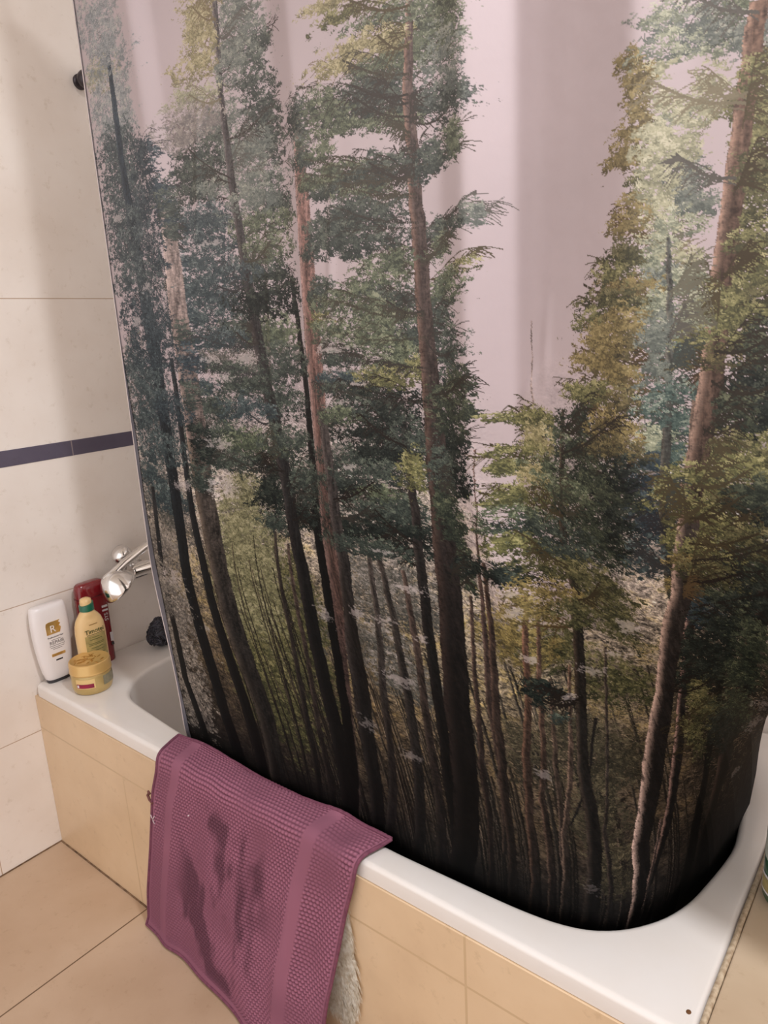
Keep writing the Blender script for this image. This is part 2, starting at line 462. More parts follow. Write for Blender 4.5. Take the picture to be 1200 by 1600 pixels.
BOUGHS_BUSH = [
    (300,1298,68,19,'dl'), (268,1207,67,24,'dl'), (308,1136,67,24,'dl'), (564,1315,40,21,'dl'), (612,1257,67,17,'dl'), (574,1134,53,21,'dl'),
    (636,955,70,26,'dl'), (664,911,58,26,'dl'), (576,840,67,26,'dl'), (610,790,58,26,'dl'), (124,996,69,56,'dl'), (86,1044,69,56,'dl'),
    (428,840,45,49,'dl'), (64,1252,69,73,'dl'), (442,1296,67,31,'dl'), (396,1296,60,31,'dl'), (578,913,53,31,'dl'), (862,884,50,26,'og'),
    (814,894,47,31,'go'), (942,840,50,31,'og'), (844,759,42,26,'gf'), (888,721,50,35,'gf'), (772,723,33,31,'gf'), (836,642,33,35,'gf'),
    (834,565,25,26,'gf'), (338,1048,58,34,'ob'), (322,990,63,44,'ob'), (304,925,59,56,'ob'), (358,944,58,49,'ob'), (326,865,63,58,'ob'),
    (366,873,45,49,'ob'), (318,790,63,49,'ob'), (350,773,50,49,'ob'), (312,707,67,49,'og'), (320,650,67,56,'og'), (440,875,35,61,'og'),
    (414,757,43,61,'og'),
]
BOUGHS_TALL_PINE = [
    (684,1746,80,8,'ol'), (632,1765,58,6,'ye'), (722,1725,70,10,'mg'), (774,1700,38,20,'mg'), (788,1719,35,15,'mg'), (812,1690,19,35,'mg'),
    (680,1703,55,12,'ye'), (654,1692,70,8,'ye'), (722,1703,29,8,'ol'), (758,1673,50,18,'mg'), (710,1675,40,10,'mg'), (798,1655,29,30,'hg'),
    (624,1684,33,7,'ye'), (668,1669,28,9,'mg'), (660,1646,68,13,'dg'), (706,1636,50,19,'dg'), (598,1652,30,14,'mg'), (608,1632,35,12,'mg'),
    (664,1619,60,10,'dg'), (760,1613,60,11,'dg'), (808,1613,27,21,'dg'), (640,1609,70,7,'mg'), (726,1600,30,8,'mg'), (590,1584,26,10,'mg'),
    (614,1561,47,7,'mg'), (636,1542,70,16,'dg'), (702,1546,40,14,'dg'), (744,1550,30,10,'dg'), (772,1546,30,14,'dg'), (816,1563,14,18,'mg'),
    (586,1546,35,8,'mg'), (610,1530,40,7,'dg'), (668,1525,50,7,'mg'), (632,1488,64,21,'dg'), (688,1490,50,15,'dg'), (580,1473,27,16,'dg'),
    (616,1455,73,14,'dg'), (676,1457,70,12,'dg'), (716,1432,40,7,'mg'), (774,1453,30,6,'dg'), (840,1478,14,8,'hg'), (834,1465,18,6,'hg'),
    (802,1463,24,7,'dg'), (788,1438,14,12,'mg'), (830,1411,18,7,'ol'), (806,1394,24,12,'mg'), (694,1421,40,10,'mg'), (676,1400,53,10,'mg'),
    (648,1386,58,9,'mg'), (702,1373,60,16,'dg'), (658,1367,47,13,'mg'), (786,1380,23,16,'mg'), (690,1338,70,16,'mg'), (732,1319,40,17,'dg'),
    (666,1321,50,13,'mg'), (602,1294,29,10,'dg'), (708,1288,58,19,'mg'), (686,1265,47,12,'ol'), (784,1334,21,26,'dg'), (802,1290,24,35,'dg'),
    (746,1273,20,16,'ol'), (814,1257,24,19,'dm'), (820,1221,21,12,'dm'), (792,1221,32,26,'dm'), (796,1175,24,42,'bk'), (800,1130,24,26,'bk'),
    (774,1128,18,31,'dg'), (820,1188,11,9,'dm'), (774,1071,19,35,'dm'), (776,1023,14,35,'dm'), (774,986,12,26,'dm'),
]
BOUGHS_UNDERSTOREY = [
    (578,1390,29,19,'dg'), (596,1371,40,12,'mg'), (568,1352,27,9,'ol'), (600,1338,48,13,'mg'), (622,1294,53,9,'dg'), (612,1265,53,8,'dt'),
    (584,1246,40,8,'dg'), (650,1246,58,12,'bk'), (682,1228,70,21,'bk'), (704,1205,50,23,'bk'), (634,1213,67,17,'dg'), (594,1207,33,10,'mg'),
    (656,1180,82,16,'bk'), (726,1182,30,21,'dg'), (616,1142,80,15,'dg'), (690,1150,58,19,'bk'), (664,1119,82,15,'dg'), (586,1102,37,15,'dg'),
    (624,1086,58,12,'bk'), (670,1086,47,12,'mg'), (726,1123,22,23,'ol'), (642,1057,73,15,'dg'), (610,1021,67,17,'bk'), (670,1030,70,19,'bk'),
    (710,1065,28,21,'dg'), (580,996,53,12,'dg'), (628,998,58,13,'dg'), (712,1032,24,8,'bk'), (684,1002,58,10,'bk'),
]
BOUGHS_SMALL_PINE = [
    (890,1209,33,7,'ol'), (922,1209,33,12,'ol'), (944,1190,30,10,'mg'), (990,1219,30,15,'dm'), (922,1180,25,15,'ye'), (904,1165,30,9,'ol'),
    (876,1163,22,7,'ol'), (892,1142,38,9,'ol'), (932,1146,40,17,'mg'), (866,1142,18,4,'ol'), (986,1180,40,17,'dm'), (1030,1184,25,16,'dm'),
    (996,1148,40,17,'dm'), (912,1125,23,19,'ye'), (878,1105,28,10,'ol'), (914,1100,47,12,'ol'), (864,1092,25,7,'ol'), (960,1113,50,16,'mg'),
    (1024,1136,33,26,'dm'), (896,1073,58,12,'mg'), (978,1094,58,16,'dm'), (1028,1096,34,26,'bk'), (926,1057,70,17,'dg'), (990,1061,58,21,'dm'),
    (850,1052,28,5,'mg'), (860,1032,37,12,'ol'), (894,1025,47,13,'ol'), (960,1028,58,12,'dg'), (1022,1050,35,23,'dm'), (894,996,58,12,'og'),
    (970,1000,50,19,'og'), (824,988,35,12,'bk'), (844,984,15,7,'dg'), (792,994,32,10,'bk'), (892,959,58,16,'go'), (980,975,40,27,'og'),
    (856,936,30,16,'go'), (934,936,40,17,'og'), (988,946,30,36,'og'), (828,832,22,6,'bk'), (842,821,13,5,'bk'), (812,817,14,6,'bk'),
    (832,788,12,6,'dg'), (814,805,10,8,'bk'),
]
BOUGHS_GOLDEN = [
    (1058,1588,13,10,'go'), (1042,1588,12,4,'go'), (1062,1563,13,10,'go'), (1062,1538,10,17,'go'), (1052,1521,17,8,'go'), (1050,1502,21,13,'go'),
    (1046,1492,23,8,'go'), (1062,1473,10,10,'ol'), (1056,1442,18,14,'go'), (1052,1428,20,10,'go'), (1046,1398,20,13,'og'), (1030,1380,25,8,'ol'),
    (1042,1365,32,11,'go'), (1026,1352,36,10,'og'), (1012,1332,30,11,'ol'), (1040,1323,36,13,'go'), (1018,1302,32,13,'go'), (1050,1296,22,17,'gd'),
    (1014,1282,34,11,'go'), (1046,1267,25,14,'go'), (990,1248,22,8,'ol'), (1020,1248,40,10,'ol'), (1052,1238,22,14,'gd'), (1034,1215,27,11,'go'),
    (1056,1194,18,19,'go'), (1044,1186,28,13,'gd'), (1054,1157,22,17,'bk'), (1042,1123,30,17,'dm'), (1044,1082,22,26,'bk'),
]
BOUGHS_PALE = [  # right of the ridge: whitish sheen of the fold painted into pale foliage
    (1112,1619,42,11,'hg'), (1088,1621,21,11,'pg'), (1106,1600,38,13,'hg'), (1084,1594,21,10,'pg'), (1118,1582,28,7,'pg'), (1078,1573,15,10,'py'),
    (1146,1602,21,14,'mg'), (1080,1544,17,10,'py'), (1098,1523,28,7,'pg'), (1090,1502,28,21,'py'), (1126,1553,17,13,'py'), (1116,1534,21,14,'py'),
    (1082,1478,20,21,'py'), (1106,1478,18,13,'hg'), (1090,1450,24,18,'py'), (1114,1455,21,13,'hg'), (1084,1428,18,18,'py'), (1104,1428,24,11,'pg'),
    (1124,1440,18,8,'hg'), (1086,1394,20,17,'pg'), (1108,1392,17,10,'py'), (1094,1367,24,14,'hg'), (1114,1373,15,8,'pg'), (1088,1342,20,15,'pg'),
    (1108,1328,24,11,'hg'), (1086,1309,17,14,'hg'), (1110,1294,21,11,'tg'), (1088,1273,18,14,'hg'), (1108,1252,24,10,'tg'), (1086,1232,18,14,'tg'),
    (1112,1217,20,11,'tg'), (1088,1196,20,14,'pg'), (1112,1182,18,10,'tg'), (1086,1150,20,22,'bt'), (1108,1136,18,12,'tg'), (1078,1102,23,22,'bt'),
    (1098,1088,17,16,'bt'), (1072,1050,23,22,'dt'),
]
BOUGHS_RIGHT_FRONT = [
    (1164,1586,17,17,'hg'), (1170,1553,17,15,'ol'), (1166,1528,20,17,'ol'), (1172,1498,18,17,'ol'), (1166,1469,14,11,'og'), (1178,1450,17,21,'ol'),
    (1172,1428,17,13,'og'), (1176,1405,22,15,'ol'), (1166,1388,17,10,'og'), (1182,1373,20,14,'ol'), (1166,1357,21,11,'ol'), (1144,1348,18,10,'ol'),
    (1182,1342,20,14,'og'), (1130,1340,17,11,'pg'), (1158,1332,28,11,'ol'), (1124,1321,14,7,'pg'), (1138,1307,25,10,'ol'), (1166,1307,28,11,'og'),
    (1190,1311,17,15,'dm'), (1142,1286,25,10,'gd'), (1186,1280,21,21,'dm'), (1176,1252,21,18,'bk'), (1194,1234,17,21,'bk'), (1170,1228,18,17,'dm'),
    (1188,1200,21,15,'ol'), (1166,1198,18,10,'og'), (1154,1182,25,10,'ol'), (1196,1173,17,15,'og'), (1136,1161,28,10,'ol'), (1174,1165,28,13,'ol'),
    (1108,1140,20,7,'ol'), (1142,1144,31,10,'ol'), (1188,1142,24,15,'dm'), (1122,1121,31,10,'ol'), (1164,1123,31,11,'og'), (1202,1117,17,26,'bk'),
    (1128,1102,25,8,'og'), (1164,1096,31,14,'ol'), (1192,1090,24,17,'og'), (1112,1075,21,10,'ol'), (1140,1065,33,12,'ol'), (1178,1065,25,16,'dm'),
    (1112,1044,20,10,'go'), (1142,1034,33,15,'og'), (1186,1032,33,21,'bk'), (1206,1065,17,26,'dm'), (1118,1011,25,12,'go'), (1150,994,40,21,'dm'),
    (1192,980,33,36,'bk'), (1128,963,25,21,'bt'), (1152,936,40,36,'bk'), (1202,907,35,47,'dm'), (1128,873,47,36,'bk'), (1100,902,24,27,'bk'),
    (1170,830,39,35,'dm'), (1084,838,35,25,'bk'), (1078,769,26,47,'og'), (1032,727,16,30,'og'), (1140,746,40,42,'dm'), (1098,717,33,28,'bk'),
]
PALE_PATCHES = [
    (1218,750,32,28), (1196,686,46,20), (1246,582,24,16), (1192,559,51,17), (1162,538,46,12), (1106,609,22,6),
    (840,961,20,5), (830,869,17,7), (830,934,17,8), (914,846,28,10), (962,882,26,10), (858,811,12,7),
    (780,698,14,13), (806,534,12,10), (1008,930,20,15), (674,942,23,8), (612,880,28,8), (568,880,19,15),
    (480,852,16,17), (598,786,30,12), (668,863,16,8), (506,680,19,10), (578,661,19,11), (88,850,37,16),
    (174,1055,41,14), (290,1063,29,27), (254,1061,10,17), (284,1146,33,12), (638,1257,23,5), (610,1228,32,4),
    (590,1309,40,8), (676,1294,23,5), (608,1125,21,5), (638,996,26,5), (310,1265,33,10), (364,1298,30,12),
    (282,1298,27,10), (84,1375,23,10), (134,1432,23,10), (62,1565,23,8), (312,1494,30,7),
]


# ---------------------------------------------------------------- the print on the cloth (a pine forest), drawn in cloth millimetres
PAL = {  # dark to light
    'dg': [(34, 44, 40), (50, 62, 54), (72, 86, 72), (104, 116, 96)], 'dt': [(34, 50, 56), (48, 66, 70), (70, 90, 90), (120, 138, 134)],
    'mg': [(48, 58, 44), (74, 88, 60), (106, 120, 82), (150, 158, 116)], 'ol': [(60, 62, 34), (98, 98, 46), (138, 134, 66), (184, 174, 100)],
    'ye': [(112, 104, 58), (152, 140, 78), (190, 172, 106), (216, 200, 142)], 'pg': [(92, 104, 80), (132, 142, 108), (170, 176, 134), (206, 206, 168)],
    'pt': [(104, 118, 122), (134, 146, 148), (166, 172, 170), (200, 196, 176)], 'py': [(120, 122, 84), (158, 158, 112), (188, 184, 134), (214, 206, 162)],
    'go': [(78, 66, 32), (118, 100, 46), (152, 128, 58), (182, 158, 84)], 'gd': [(50, 46, 28), (80, 72, 38), (116, 100, 50), (148, 128, 72)],
    'og': [(44, 46, 26), (74, 74, 38), (106, 100, 54), (144, 134, 78)], 'bk': [(14, 20, 18), (24, 33, 29), (40, 50, 42), (66, 76, 60)],
    'dm': [(26, 34, 27), (42, 52, 38), (66, 76, 52), (104, 110, 74)], 'mv': [(104, 98, 96), (130, 120, 112), (156, 144, 132), (186, 172, 158)],
    'hg': [(72, 84, 76), (96, 108, 96), (124, 134, 116), (162, 166, 142)], 'tg': [(40, 64, 60), (62, 88, 80), (96, 120, 104), (150, 166, 142)],
    'bt': [(24, 40, 50), (36, 54, 64), (52, 72, 80), (86, 106, 110)], 'br': [(80, 74, 68), (118, 108, 98), (150, 136, 122), (186, 170, 152)],
    'ob': [(78, 76, 48), (112, 108, 68), (142, 136, 88), (176, 166, 118)],
    'dl': [(62, 62, 56), (90, 87, 78), (124, 116, 106), (172, 158, 150)], 'gf': [(40, 37, 26), (58, 52, 36), (80, 71, 48), (108, 96, 66)]}
for _k in PAL:                                          # the ink is muted: pull every tone towards its own grey
    PAL[_k] = [tuple(0.66 * v + 0.34 * (0.36 * c[0] + 0.5 * c[1] + 0.14 * c[2]) for v in c) for c in PAL[_k]]
SKY = np.array([196.0, 180.0, 183.0])


def paint_forest(nu, nz):
    W_MM, H_MM = CURTAIN_W * 1000, (CURTAIN_TOP - CURTAIN_HEM) * 1000
    ku, kz = (nu - 1) / W_MM, (nz - 1) / H_MM
    top = CURTAIN_TOP * 1000
    zrow = top - np.arange(nz) / kz                      # height of every row, mm
    ucol = np.arange(nu) / ku
    img = np.empty((nz, nu, 3)); img[:] = SKY

    def smooth_noise(cu, cz):
        a = rng.random((int(H_MM / cz) + 3, int(W_MM / cu) + 3))
        r = np.linspace(0, a.shape[0] - 1.001, nz); c = np.linspace(0, a.shape[1] - 1.001, nu)
        ri, ci = r.astype(int), c.astype(int); rf, cf = (r - ri)[:, None], (c - ci)[None, :]
        rf = rf * rf * (3 - 2 * rf); cf = cf * cf * (3 - 2 * cf)
        g = lambda i, j: a[np.ix_(ri + i, ci + j)]
        return (g(0, 0) * (1 - cf) + g(0, 1) * cf) * (1 - rf) + (g(1, 0) * (1 - cf) + g(1, 1) * cf) * rf

    def fbm(cu, cz, octaves, gain=0.6):
        out, amp, tot = 0, 1.0, 0
        for _ in range(octaves):
            out = out + amp * smooth_noise(cu, cz); tot += amp
            amp *= gain; cu = max(cu / 2.0, 1.05); cz = max(cz / 2.0, 1.05)
        out = out / tot
        return (out - out.mean()) / out.std()

    RAG = fbm(34, 20, 6, 0.82)                            # ragged outline of foliage
    TONE = fbm(16, 9, 5, 0.95)                            # light and dark tufts
    FINE = fbm(4.5, 3.0, 3, 1.0)                          # single needles
    BARK = fbm(5, 26, 5, 0.8)
    LACE = fbm(20, 9, 5, 0.9)

    def put(u, z, c, m=None):
        j = np.rint(u * ku).astype(int); i = np.rint((top - z) * kz).astype(int)
        ok = (j >= 0) & (j < nu) & (i >= 0) & (i < nz)
        if m is not None:
            ok &= m
        img[i[ok], j[ok]] = c[ok]

    def strokes(u, z, ang, ln, c, wid=1.0, bend=0.0):
        n = max(2, int(np.max(ln) * 1.3 * max(ku, kz)) + 1)
        t = np.linspace(0, 1, n)[None, :]
        du, dz = np.cos(ang) * ln, np.sin(ang) * ln
        pu = u[:, None] + du[:, None] * t
        pz = z[:, None] + dz[:, None] * t + bend * (ln[:, None]) * t * t
        cc = np.broadcast_to(c[:, None, :], pu.shape + (3,))
        for k in range(max(1, int(round(wid * kz)))):
            put(pu.ravel(), (pz - k / kz).ravel(), cc.reshape(-1, 3))

    # --- far forest: paler haze high up, brown understorey, dark floor
    lv = np.array([2020, 1250, 1120, 1000, 900, 800, 700, 620, 560, 510, 470, 360.0])
    far = np.array([SKY, SKY, (198, 186, 180), (180, 168, 158), (150, 138, 122), (126, 114, 96), (92, 80, 66), (68, 59, 50), (48, 42, 37), (32, 29, 27), (20, 18, 18), (10, 10, 11)])
    wash = np.stack([np.interp(-zrow, -lv, far[:, k]) for k in range(3)], -1)
    clear = np.exp(-((ucol - 880) / 85.0) ** 2)           # the open sky between the tall pine and the right-hand trees
    shift = np.interp(zrow, [0, 880, 960, 1020, 1300], [0, 0, 0.9, 1, 1])[:, None] * clear[None, :]
    img[:] = wash[:, None, :] * (1 - shift[..., None]) + SKY * shift[..., None]
    n3 = smooth_noise(160, 120)
    lowmask = np.interp(zrow, [0, 470, 560, 900, 1150, 1300], [0.10, 0.35, 0.85, 1, 0.75, 0])[:, None] * (1 - shift)
    mott = np.clip(1 + (0.20 * LACE + 0.17 * FINE + 0.16 * RAG) * lowmask, 0.25, 1.75)
    img *= mott[..., None]
    warm = (np.clip(RAG * 0.5 + 0.2, 0, 1) * lowmask * np.interp(zrow, [480, 640, 900, 1100], [0, 0.6, 1, 0.3])[:, None])[..., None]
    img *= 1 + warm * np.array([0.03, 0.0, -0.20])
    img *= (1 + 0.05 * (n3 - 0.5))[..., None]
    # the print runs near black at its lower right, among close trunks
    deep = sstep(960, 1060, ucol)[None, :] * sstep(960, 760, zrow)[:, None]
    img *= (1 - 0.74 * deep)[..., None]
    # twigs of the far forest
    N = 26000
    u = rng.random(N) * W_MM; z = 470 + rng.random(N) ** 0.8 * 760
    keep = rng.random(N) > np.interp(z, [950, 1240], [0.0, 0.75]) + np.exp(-((u - 880) / 90.0) ** 2) * np.interp(z, [800, 930], [0, 1.0])
    u, z = u[keep], z[keep]
    base = np.stack([np.interp(-z, -lv, far[:, k]) for k in range(3)], -1)
    f = rng.choice([0.5, 0.66, 0.82, 1.15, 1.32], len(u), p=[0.26, 0.26, 0.2, 0.18, 0.10])
    strokes(u, z, rng.normal(0, 0.5, len(u)) + np.where(rng.random(len(u)) < 0.5, 0.25, np.pi - 0.25), rng.uniform(4, 13, len(u)), np.clip(base * f[:, None], 0, 235), 1.0, -0.35)

    def window(cu, cz, ru, rz, k=1.7):
        j0, j1 = max(0, int((cu - ru * k) * ku)), min(nu, int((cu + ru * k) * ku) + 2)
        i0, i1 = max(0, int((top - cz - rz * k) * kz)), min(nz, int((top - cz + rz * k) * kz) + 2)
        return (None if j1 <= j0 or i1 <= i0 else (slice(i0, i1), slice(j0, j1)))

    def bough(b, dens=1.0):
        cu, cz, ru, rz, p = b
        pal = np.array(PAL[p], float)
        ru, rz = max(ru, 6) * 1.12, max(rz, 5) * 1.30
        w = window(cu, cz, ru, rz)
        if w is None:
            return
        du = (ucol[w[1]][None, :] - cu) / ru; dz = (zrow[w[0]][:, None] - cz) / rz + 0.18 * du ** 2
        m = 1.0 - np.sqrt(du ** 2 + dz ** 2)
        al = np.clip((m * 1.05 + 0.36 * RAG[w] + 0.27 * LACE[w] + 0.17 * FINE[w] - 0.14 - 0.25 * (p == 'dl') + 0.3 * (dens - 1)) / 0.20, 0, 1)
        tone = np.clip(0.92 + 0.45 * dz + 0.58 * TONE[w] + 0.52 * FINE[w], 0, 2.999)
        i0 = tone.astype(int); fr = (tone - i0)[..., None]
        c = pal[i0] * (1 - fr) + pal[np.minimum(i0 + 1, 3)] * fr
        img[w] += (c - img[w]) * al[..., None]
        # loose needles along the outline and sprays inside
        n = int(max(6, ru * rz * 0.10 * dens))
        a = rng.random(n) * 2 * np.pi; r = np.sqrt(rng.random(n)) * 1.12
        tu = cu + np.cos(a) * r * ru; tz = cz + np.sin(a) * r * rz - 0.18 * rz * (np.cos(a) * r) ** 2
        q = 6
        j = np.repeat(np.arange(n), q)
        t = np.clip(1.0 + 0.8 * np.sin(a[j]) * r[j] + rng.normal(0, 0.75, n)[j] + rng.normal(0, 0.3, n * q), 0, 2.999)
        i0 = t.astype(int); fr = (t - i0)[:, None]
        c = pal[i0] * (1 - fr) + pal[np.minimum(i0 + 1, 3)] * fr
        strokes(tu[j] + rng.normal(0, 1.5, n * q), tz[j] + rng.normal(0, 1.2, n * q), rng.uniform(-0.4, np.pi + 0.4, n * q), rng.uniform(2.0, 5.5, n * q), c, 1.0, -0.1)

    def trunk(tr):
        pts, (l0, l1), (r0, r1) = tr
        p = np.array(pts, float)
        zz = p[::-1, 1]
        rows = np.where((zrow <= zz[-1]) & (zrow >= zz[0] - 60))[0]
        if len(rows) == 0:
            return
        zc = zrow[rows]
        uc = np.interp(zc, zz, p[::-1, 0]); w = np.interp(zc, zz, p[::-1, 2])
        lowr = zc < zz[0]
        sl = (p[-1, 0] - p[-2, 0]) / (p[-1, 1] - p[-2, 1] + 1e-6)
        uc = np.where(lowr, p[-1, 0] + (zc - zz[0]) * sl, uc)
        wob = np.convolve(rng.normal(0, 1, len(rows) + 20), np.ones(21) / 21, 'valid')[:len(rows)]
        uc = uc + wob * 2.2
        f = np.clip((zz[-1] - zc) / (zz[-1] - zz[0] + 1e-6), 0, 1)[:, None] ** 0.75
        L = np.array(l0) * (1 - f) + np.array(l1) * f; R_ = np.array(r0) * (1 - f) + np.array(r1) * f
        m = max(3, int(w.max() * ku * 1.4) + 2)
        t = np.linspace(-0.5, 0.5, m)[None, :]
        wj = np.convolve(rng.normal(0, 1, len(rows) + 6), np.ones(7) / 7, 'valid')[:len(rows)] * 0.9
        uu = uc[:, None] + t * (w + wj)[:, None] + rng.normal(0, 0.35, (len(rows), 1))
        jj = np.clip(np.rint(uu * ku).astype(int), 0, nu - 1)
        bark = BARK[rows[:, None], jj]; fine = FINE[rows[:, None], jj]
        s = np.clip((t + 0.5) * 3.0 - 0.30 + 0.20 * bark + 0.10 * fine, 0, 1)[..., None]
        c = L[:, None, :] * (1 - s) + R_[:, None, :] * s
        c = c * np.clip(1 + 0.17 * bark + 0.12 * fine, 0.45, 1.5)[..., None]
        put(uu.ravel(), np.broadcast_to(zc[:, None], uu.shape).ravel(), c.reshape(-1, 3))

    def limbs(bl, trs, share=0.75):
        """branches from the nearest trunk out to the boughs"""
        for cu, cz, ru, rz, p in bl:
            if rng.random() > share:
                continue
            best = None
            for pts, _, _ in trs:
                q = np.array(pts, float)
                if q[-1, 1] - 40 < cz < q[0, 1] + 20:
                    ut = np.interp(cz - 12, q[::-1, 1], q[::-1, 0])
                    if best is None or abs(ut - cu) < abs(best - cu):
                        best = ut
            if best is None or abs(best - cu) > 240:
                continue
            n = 90
            t = np.linspace(0, 1.25, n)
            c = np.array(PAL[p][0], float) * 0.8 + np.array([14, 6, 4])
            for k in range(3):
                e = rng.normal(0, 0.25 * ru); d = rng.normal(0, 0.7 * rz)
                uu = best + (cu + e - best) * t
                zz = cz - 16 + (20 + d) * t ** 0.8 - 8 * np.sin(t * 3.0 + k)
                for w in range(3 if k == 0 else 1):
                    put(uu, zz - w / kz, np.broadcast_to(c, (n, 3)))
                # twigs
                jj = rng.integers(15, n, 14)
                strokes(uu[jj], zz[jj], rng.uniform(-0.6, 0.9, 14) + (0 if cu > best else np.pi), rng.uniform(8, 26, 14), np.broadcast_to(c, (14, 3)) * 1.1, 1.0, -0.2)

    def tree(trs, boughs, dens=1.0, front=0.35):
        limbs(boughs, trs)
        hid = rng.random(len(boughs)) > front
        for b, h in zip(boughs, hid):
            if h:
                bough(b, dens)
        for t in trs:
            trunk(t)
        for b, h in zip(boughs, hid):
            if not h:
                bough(b, dens * 0.8)

    # --- thin far trunks
    M = 120
    for k in range(M):
        u0 = rng.uniform(340, 1010); zt = rng.uniform(620, 900)
        w = rng.uniform(2, 5); v = rng.uniform(0.55, 1.15)
        a = np.array([np.interp(-zt, -lv, far[:, j]) for j in range(3)]) * v
        du = -(u0 - 640) * 0.28 * (zt - 460) / 500
        lit = 1.55 if k % 4 == 0 else 1.0
        trunk(([(u0, zt, w * 0.6), (u0 + du, 470, w)], (tuple(a * 1.05 * lit), (44 * lit, 39 * lit, 36 * lit)), (tuple(a * 0.55), (12, 11, 11))))
    for p in BOUGHS_BUSH:
        bough(p, 1.05)
    for k in range(26):                                   # saplings standing in the bushes
        u0 = rng.uniform(190, 420); zt = rng.uniform(700, 990)
        v = rng.uniform(0.35, 0.9)
        trunk(([(u0 - 0.10 * (1000 - zt), zt, 1.2), (u0, zt - 120, 2.0), (u0 + 18 + rng.normal(0, 14), 480, 3.4)], (tuple(np.array([128, 112, 94]) * v), (40, 35, 32)), (tuple(np.array([84, 74, 62]) * v), (14, 13, 13))))
    for t in TRUNKS_BACK:
        trunk(t)
    tree(TRUNKS_FOLD_TINT, [], 1)
    tree(TRUNKS_SLIM_GREY + TRUNKS_SLIM_DARK, BOUGHS_UNDERSTOREY, 1.0)
    tree(TRUNKS_LEFT_PINE, BOUGHS_LEFT_PINE, 1.0)
    tree(TRUNKS_LEFT, BOUGHS_EDGE, 0.9, 0.5)
    tree(TRUNKS_TALL_PINE, BOUGHS_TALL_PINE, 1.0, 0.3)
    tree(TRUNKS_SMALL_PINE, BOUGHS_SMALL_PINE, 0.95, 0.4)
    tree(TRUNKS_RIGHT_SLIM, BOUGHS_PALE + BOUGHS_GOLDEN, 1.05, 0.4)
    for t in TRUNKS_RIGHT_LOW:
        trunk(t)
    tree(TRUNKS_RIGHT_PINE, BOUGHS_RIGHT_FRONT, 1.2, 0.55)
    # bare twigs in front of the crowns
    for bl, tr in ((BOUGHS_TALL_PINE, TRUNKS_TALL_PINE), (BOUGHS_LEFT_PINE, TRUNKS_LEFT_PINE), (BOUGHS_UNDERSTOREY, TRUNKS_SLIM_GREY + TRUNKS_SLIM_DARK + TRUNKS_TALL_PINE), (BOUGHS_SMALL_PINE, TRUNKS_SMALL_PINE), (BOUGHS_PALE, TRUNKS_RIGHT_SLIM + TRUNKS_RIGHT_PINE), (BOUGHS_RIGHT_FRONT, TRUNKS_RIGHT_PINE)):
        limbs(bl, tr, 0.28)
    # --- snow-like pale ragged flecks
    for cu, cz, ru, rz in PALE_PATCHES:
        w = window(cu, cz, ru * 1.2, rz * 1.2)
        if w is None:
            continue
        du = (ucol[w[1]][None, :] - cu) / (ru * 1.2); dz = (zrow[w[0]][:, None] - cz) / (rz * 1.2)
        al = np.clip(((1 - np.sqrt(du ** 2 + dz ** 2)) * 1.2 + 0.32 * LACE[w] + 0.22 * FINE[w] - 0.50) / 0.35, 0, 0.62)
        lvl = float(np.interp(cz, [480, 650, 900, 1300], [84, 132, 190, 214]))
        img[w] += (np.array([1.0, 0.94, 0.93]) * lvl - img[w]) * al[..., None]
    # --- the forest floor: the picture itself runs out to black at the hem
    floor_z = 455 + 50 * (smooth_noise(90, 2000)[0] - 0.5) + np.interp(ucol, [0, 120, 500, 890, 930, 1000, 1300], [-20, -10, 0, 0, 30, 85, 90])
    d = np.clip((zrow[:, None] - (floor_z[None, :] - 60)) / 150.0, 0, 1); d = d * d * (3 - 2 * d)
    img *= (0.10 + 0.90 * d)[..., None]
    # --- pale wash printed over the upper half, stronger upwards
    hz = np.interp(zrow, [0, 850, 1050, 1250, 1500, 2020], [0, 0.0, 0.07, 0.17, 0.29, 0.38])[:, None, None]
    img[:] = img * (1 - hz) + np.array([188, 178, 179.0]) * hz
    img = np.clip(img, 3, 240) / 255
    img = img ** 1.07 * 1.02
    lin = np.where(img <= 0.04045, img / 12.92, ((img + 0.055) / 1.055) ** 2.4) * PRINT_GAIN
    return np.concatenate([np.clip(lin, 0, 0.9), np.ones((nz, nu, 1))], -1)


# ---------------------------------------------------------------- tiled front of the bath and the ledge at its end
bm = bmesh.new(); box(bm, (0.0005, -0.004, 0.0), (TUB_L + 0.004, 0.012, H - 0.033), 0.0008)
tag(obj('bath_surround', bm, panel_m, None, False), 'beige tiled front panel under the white bath rim', 'bath surround')
bm = bmesh.new(); box(bm, (TUB_L + 0.0092, -0.004, 0.0), (2.798, BACK_Y - 0.002, H + 0.002), 0.0025, 3)
tag(obj('tiled_ledge', bm, ledge_m, None, False), 'beige tiled ledge at the end of the bath, under the green bottle', 'ledge')

# ---------------------------------------------------------------- bath
enamel = new_mat('bath_enamel', srgb((232, 227, 224)), 0.16, coat=0.3, noise=(7, srgb((228, 220, 213)), 0.8))
MID = 0.385
lip = [(0.385, 0.0885), (0.330, 0.094), (0.286, 0.101), (0.243, 0.123), (0.207, 0.167), (0.186, 0.223), (0.175, 0.303), (0.172, MID)]
front = lip[::-1] + LIP_FRONT[:-1]
front[-1] = (1.622, 0.529 if MID > 0.529 else MID)
front = [p for p in front if p[1] <= MID]
front[-1] = (1.614, MID)
loop = front + [(x, 2 * MID - y) for x, y in front[-2:0:-1]]


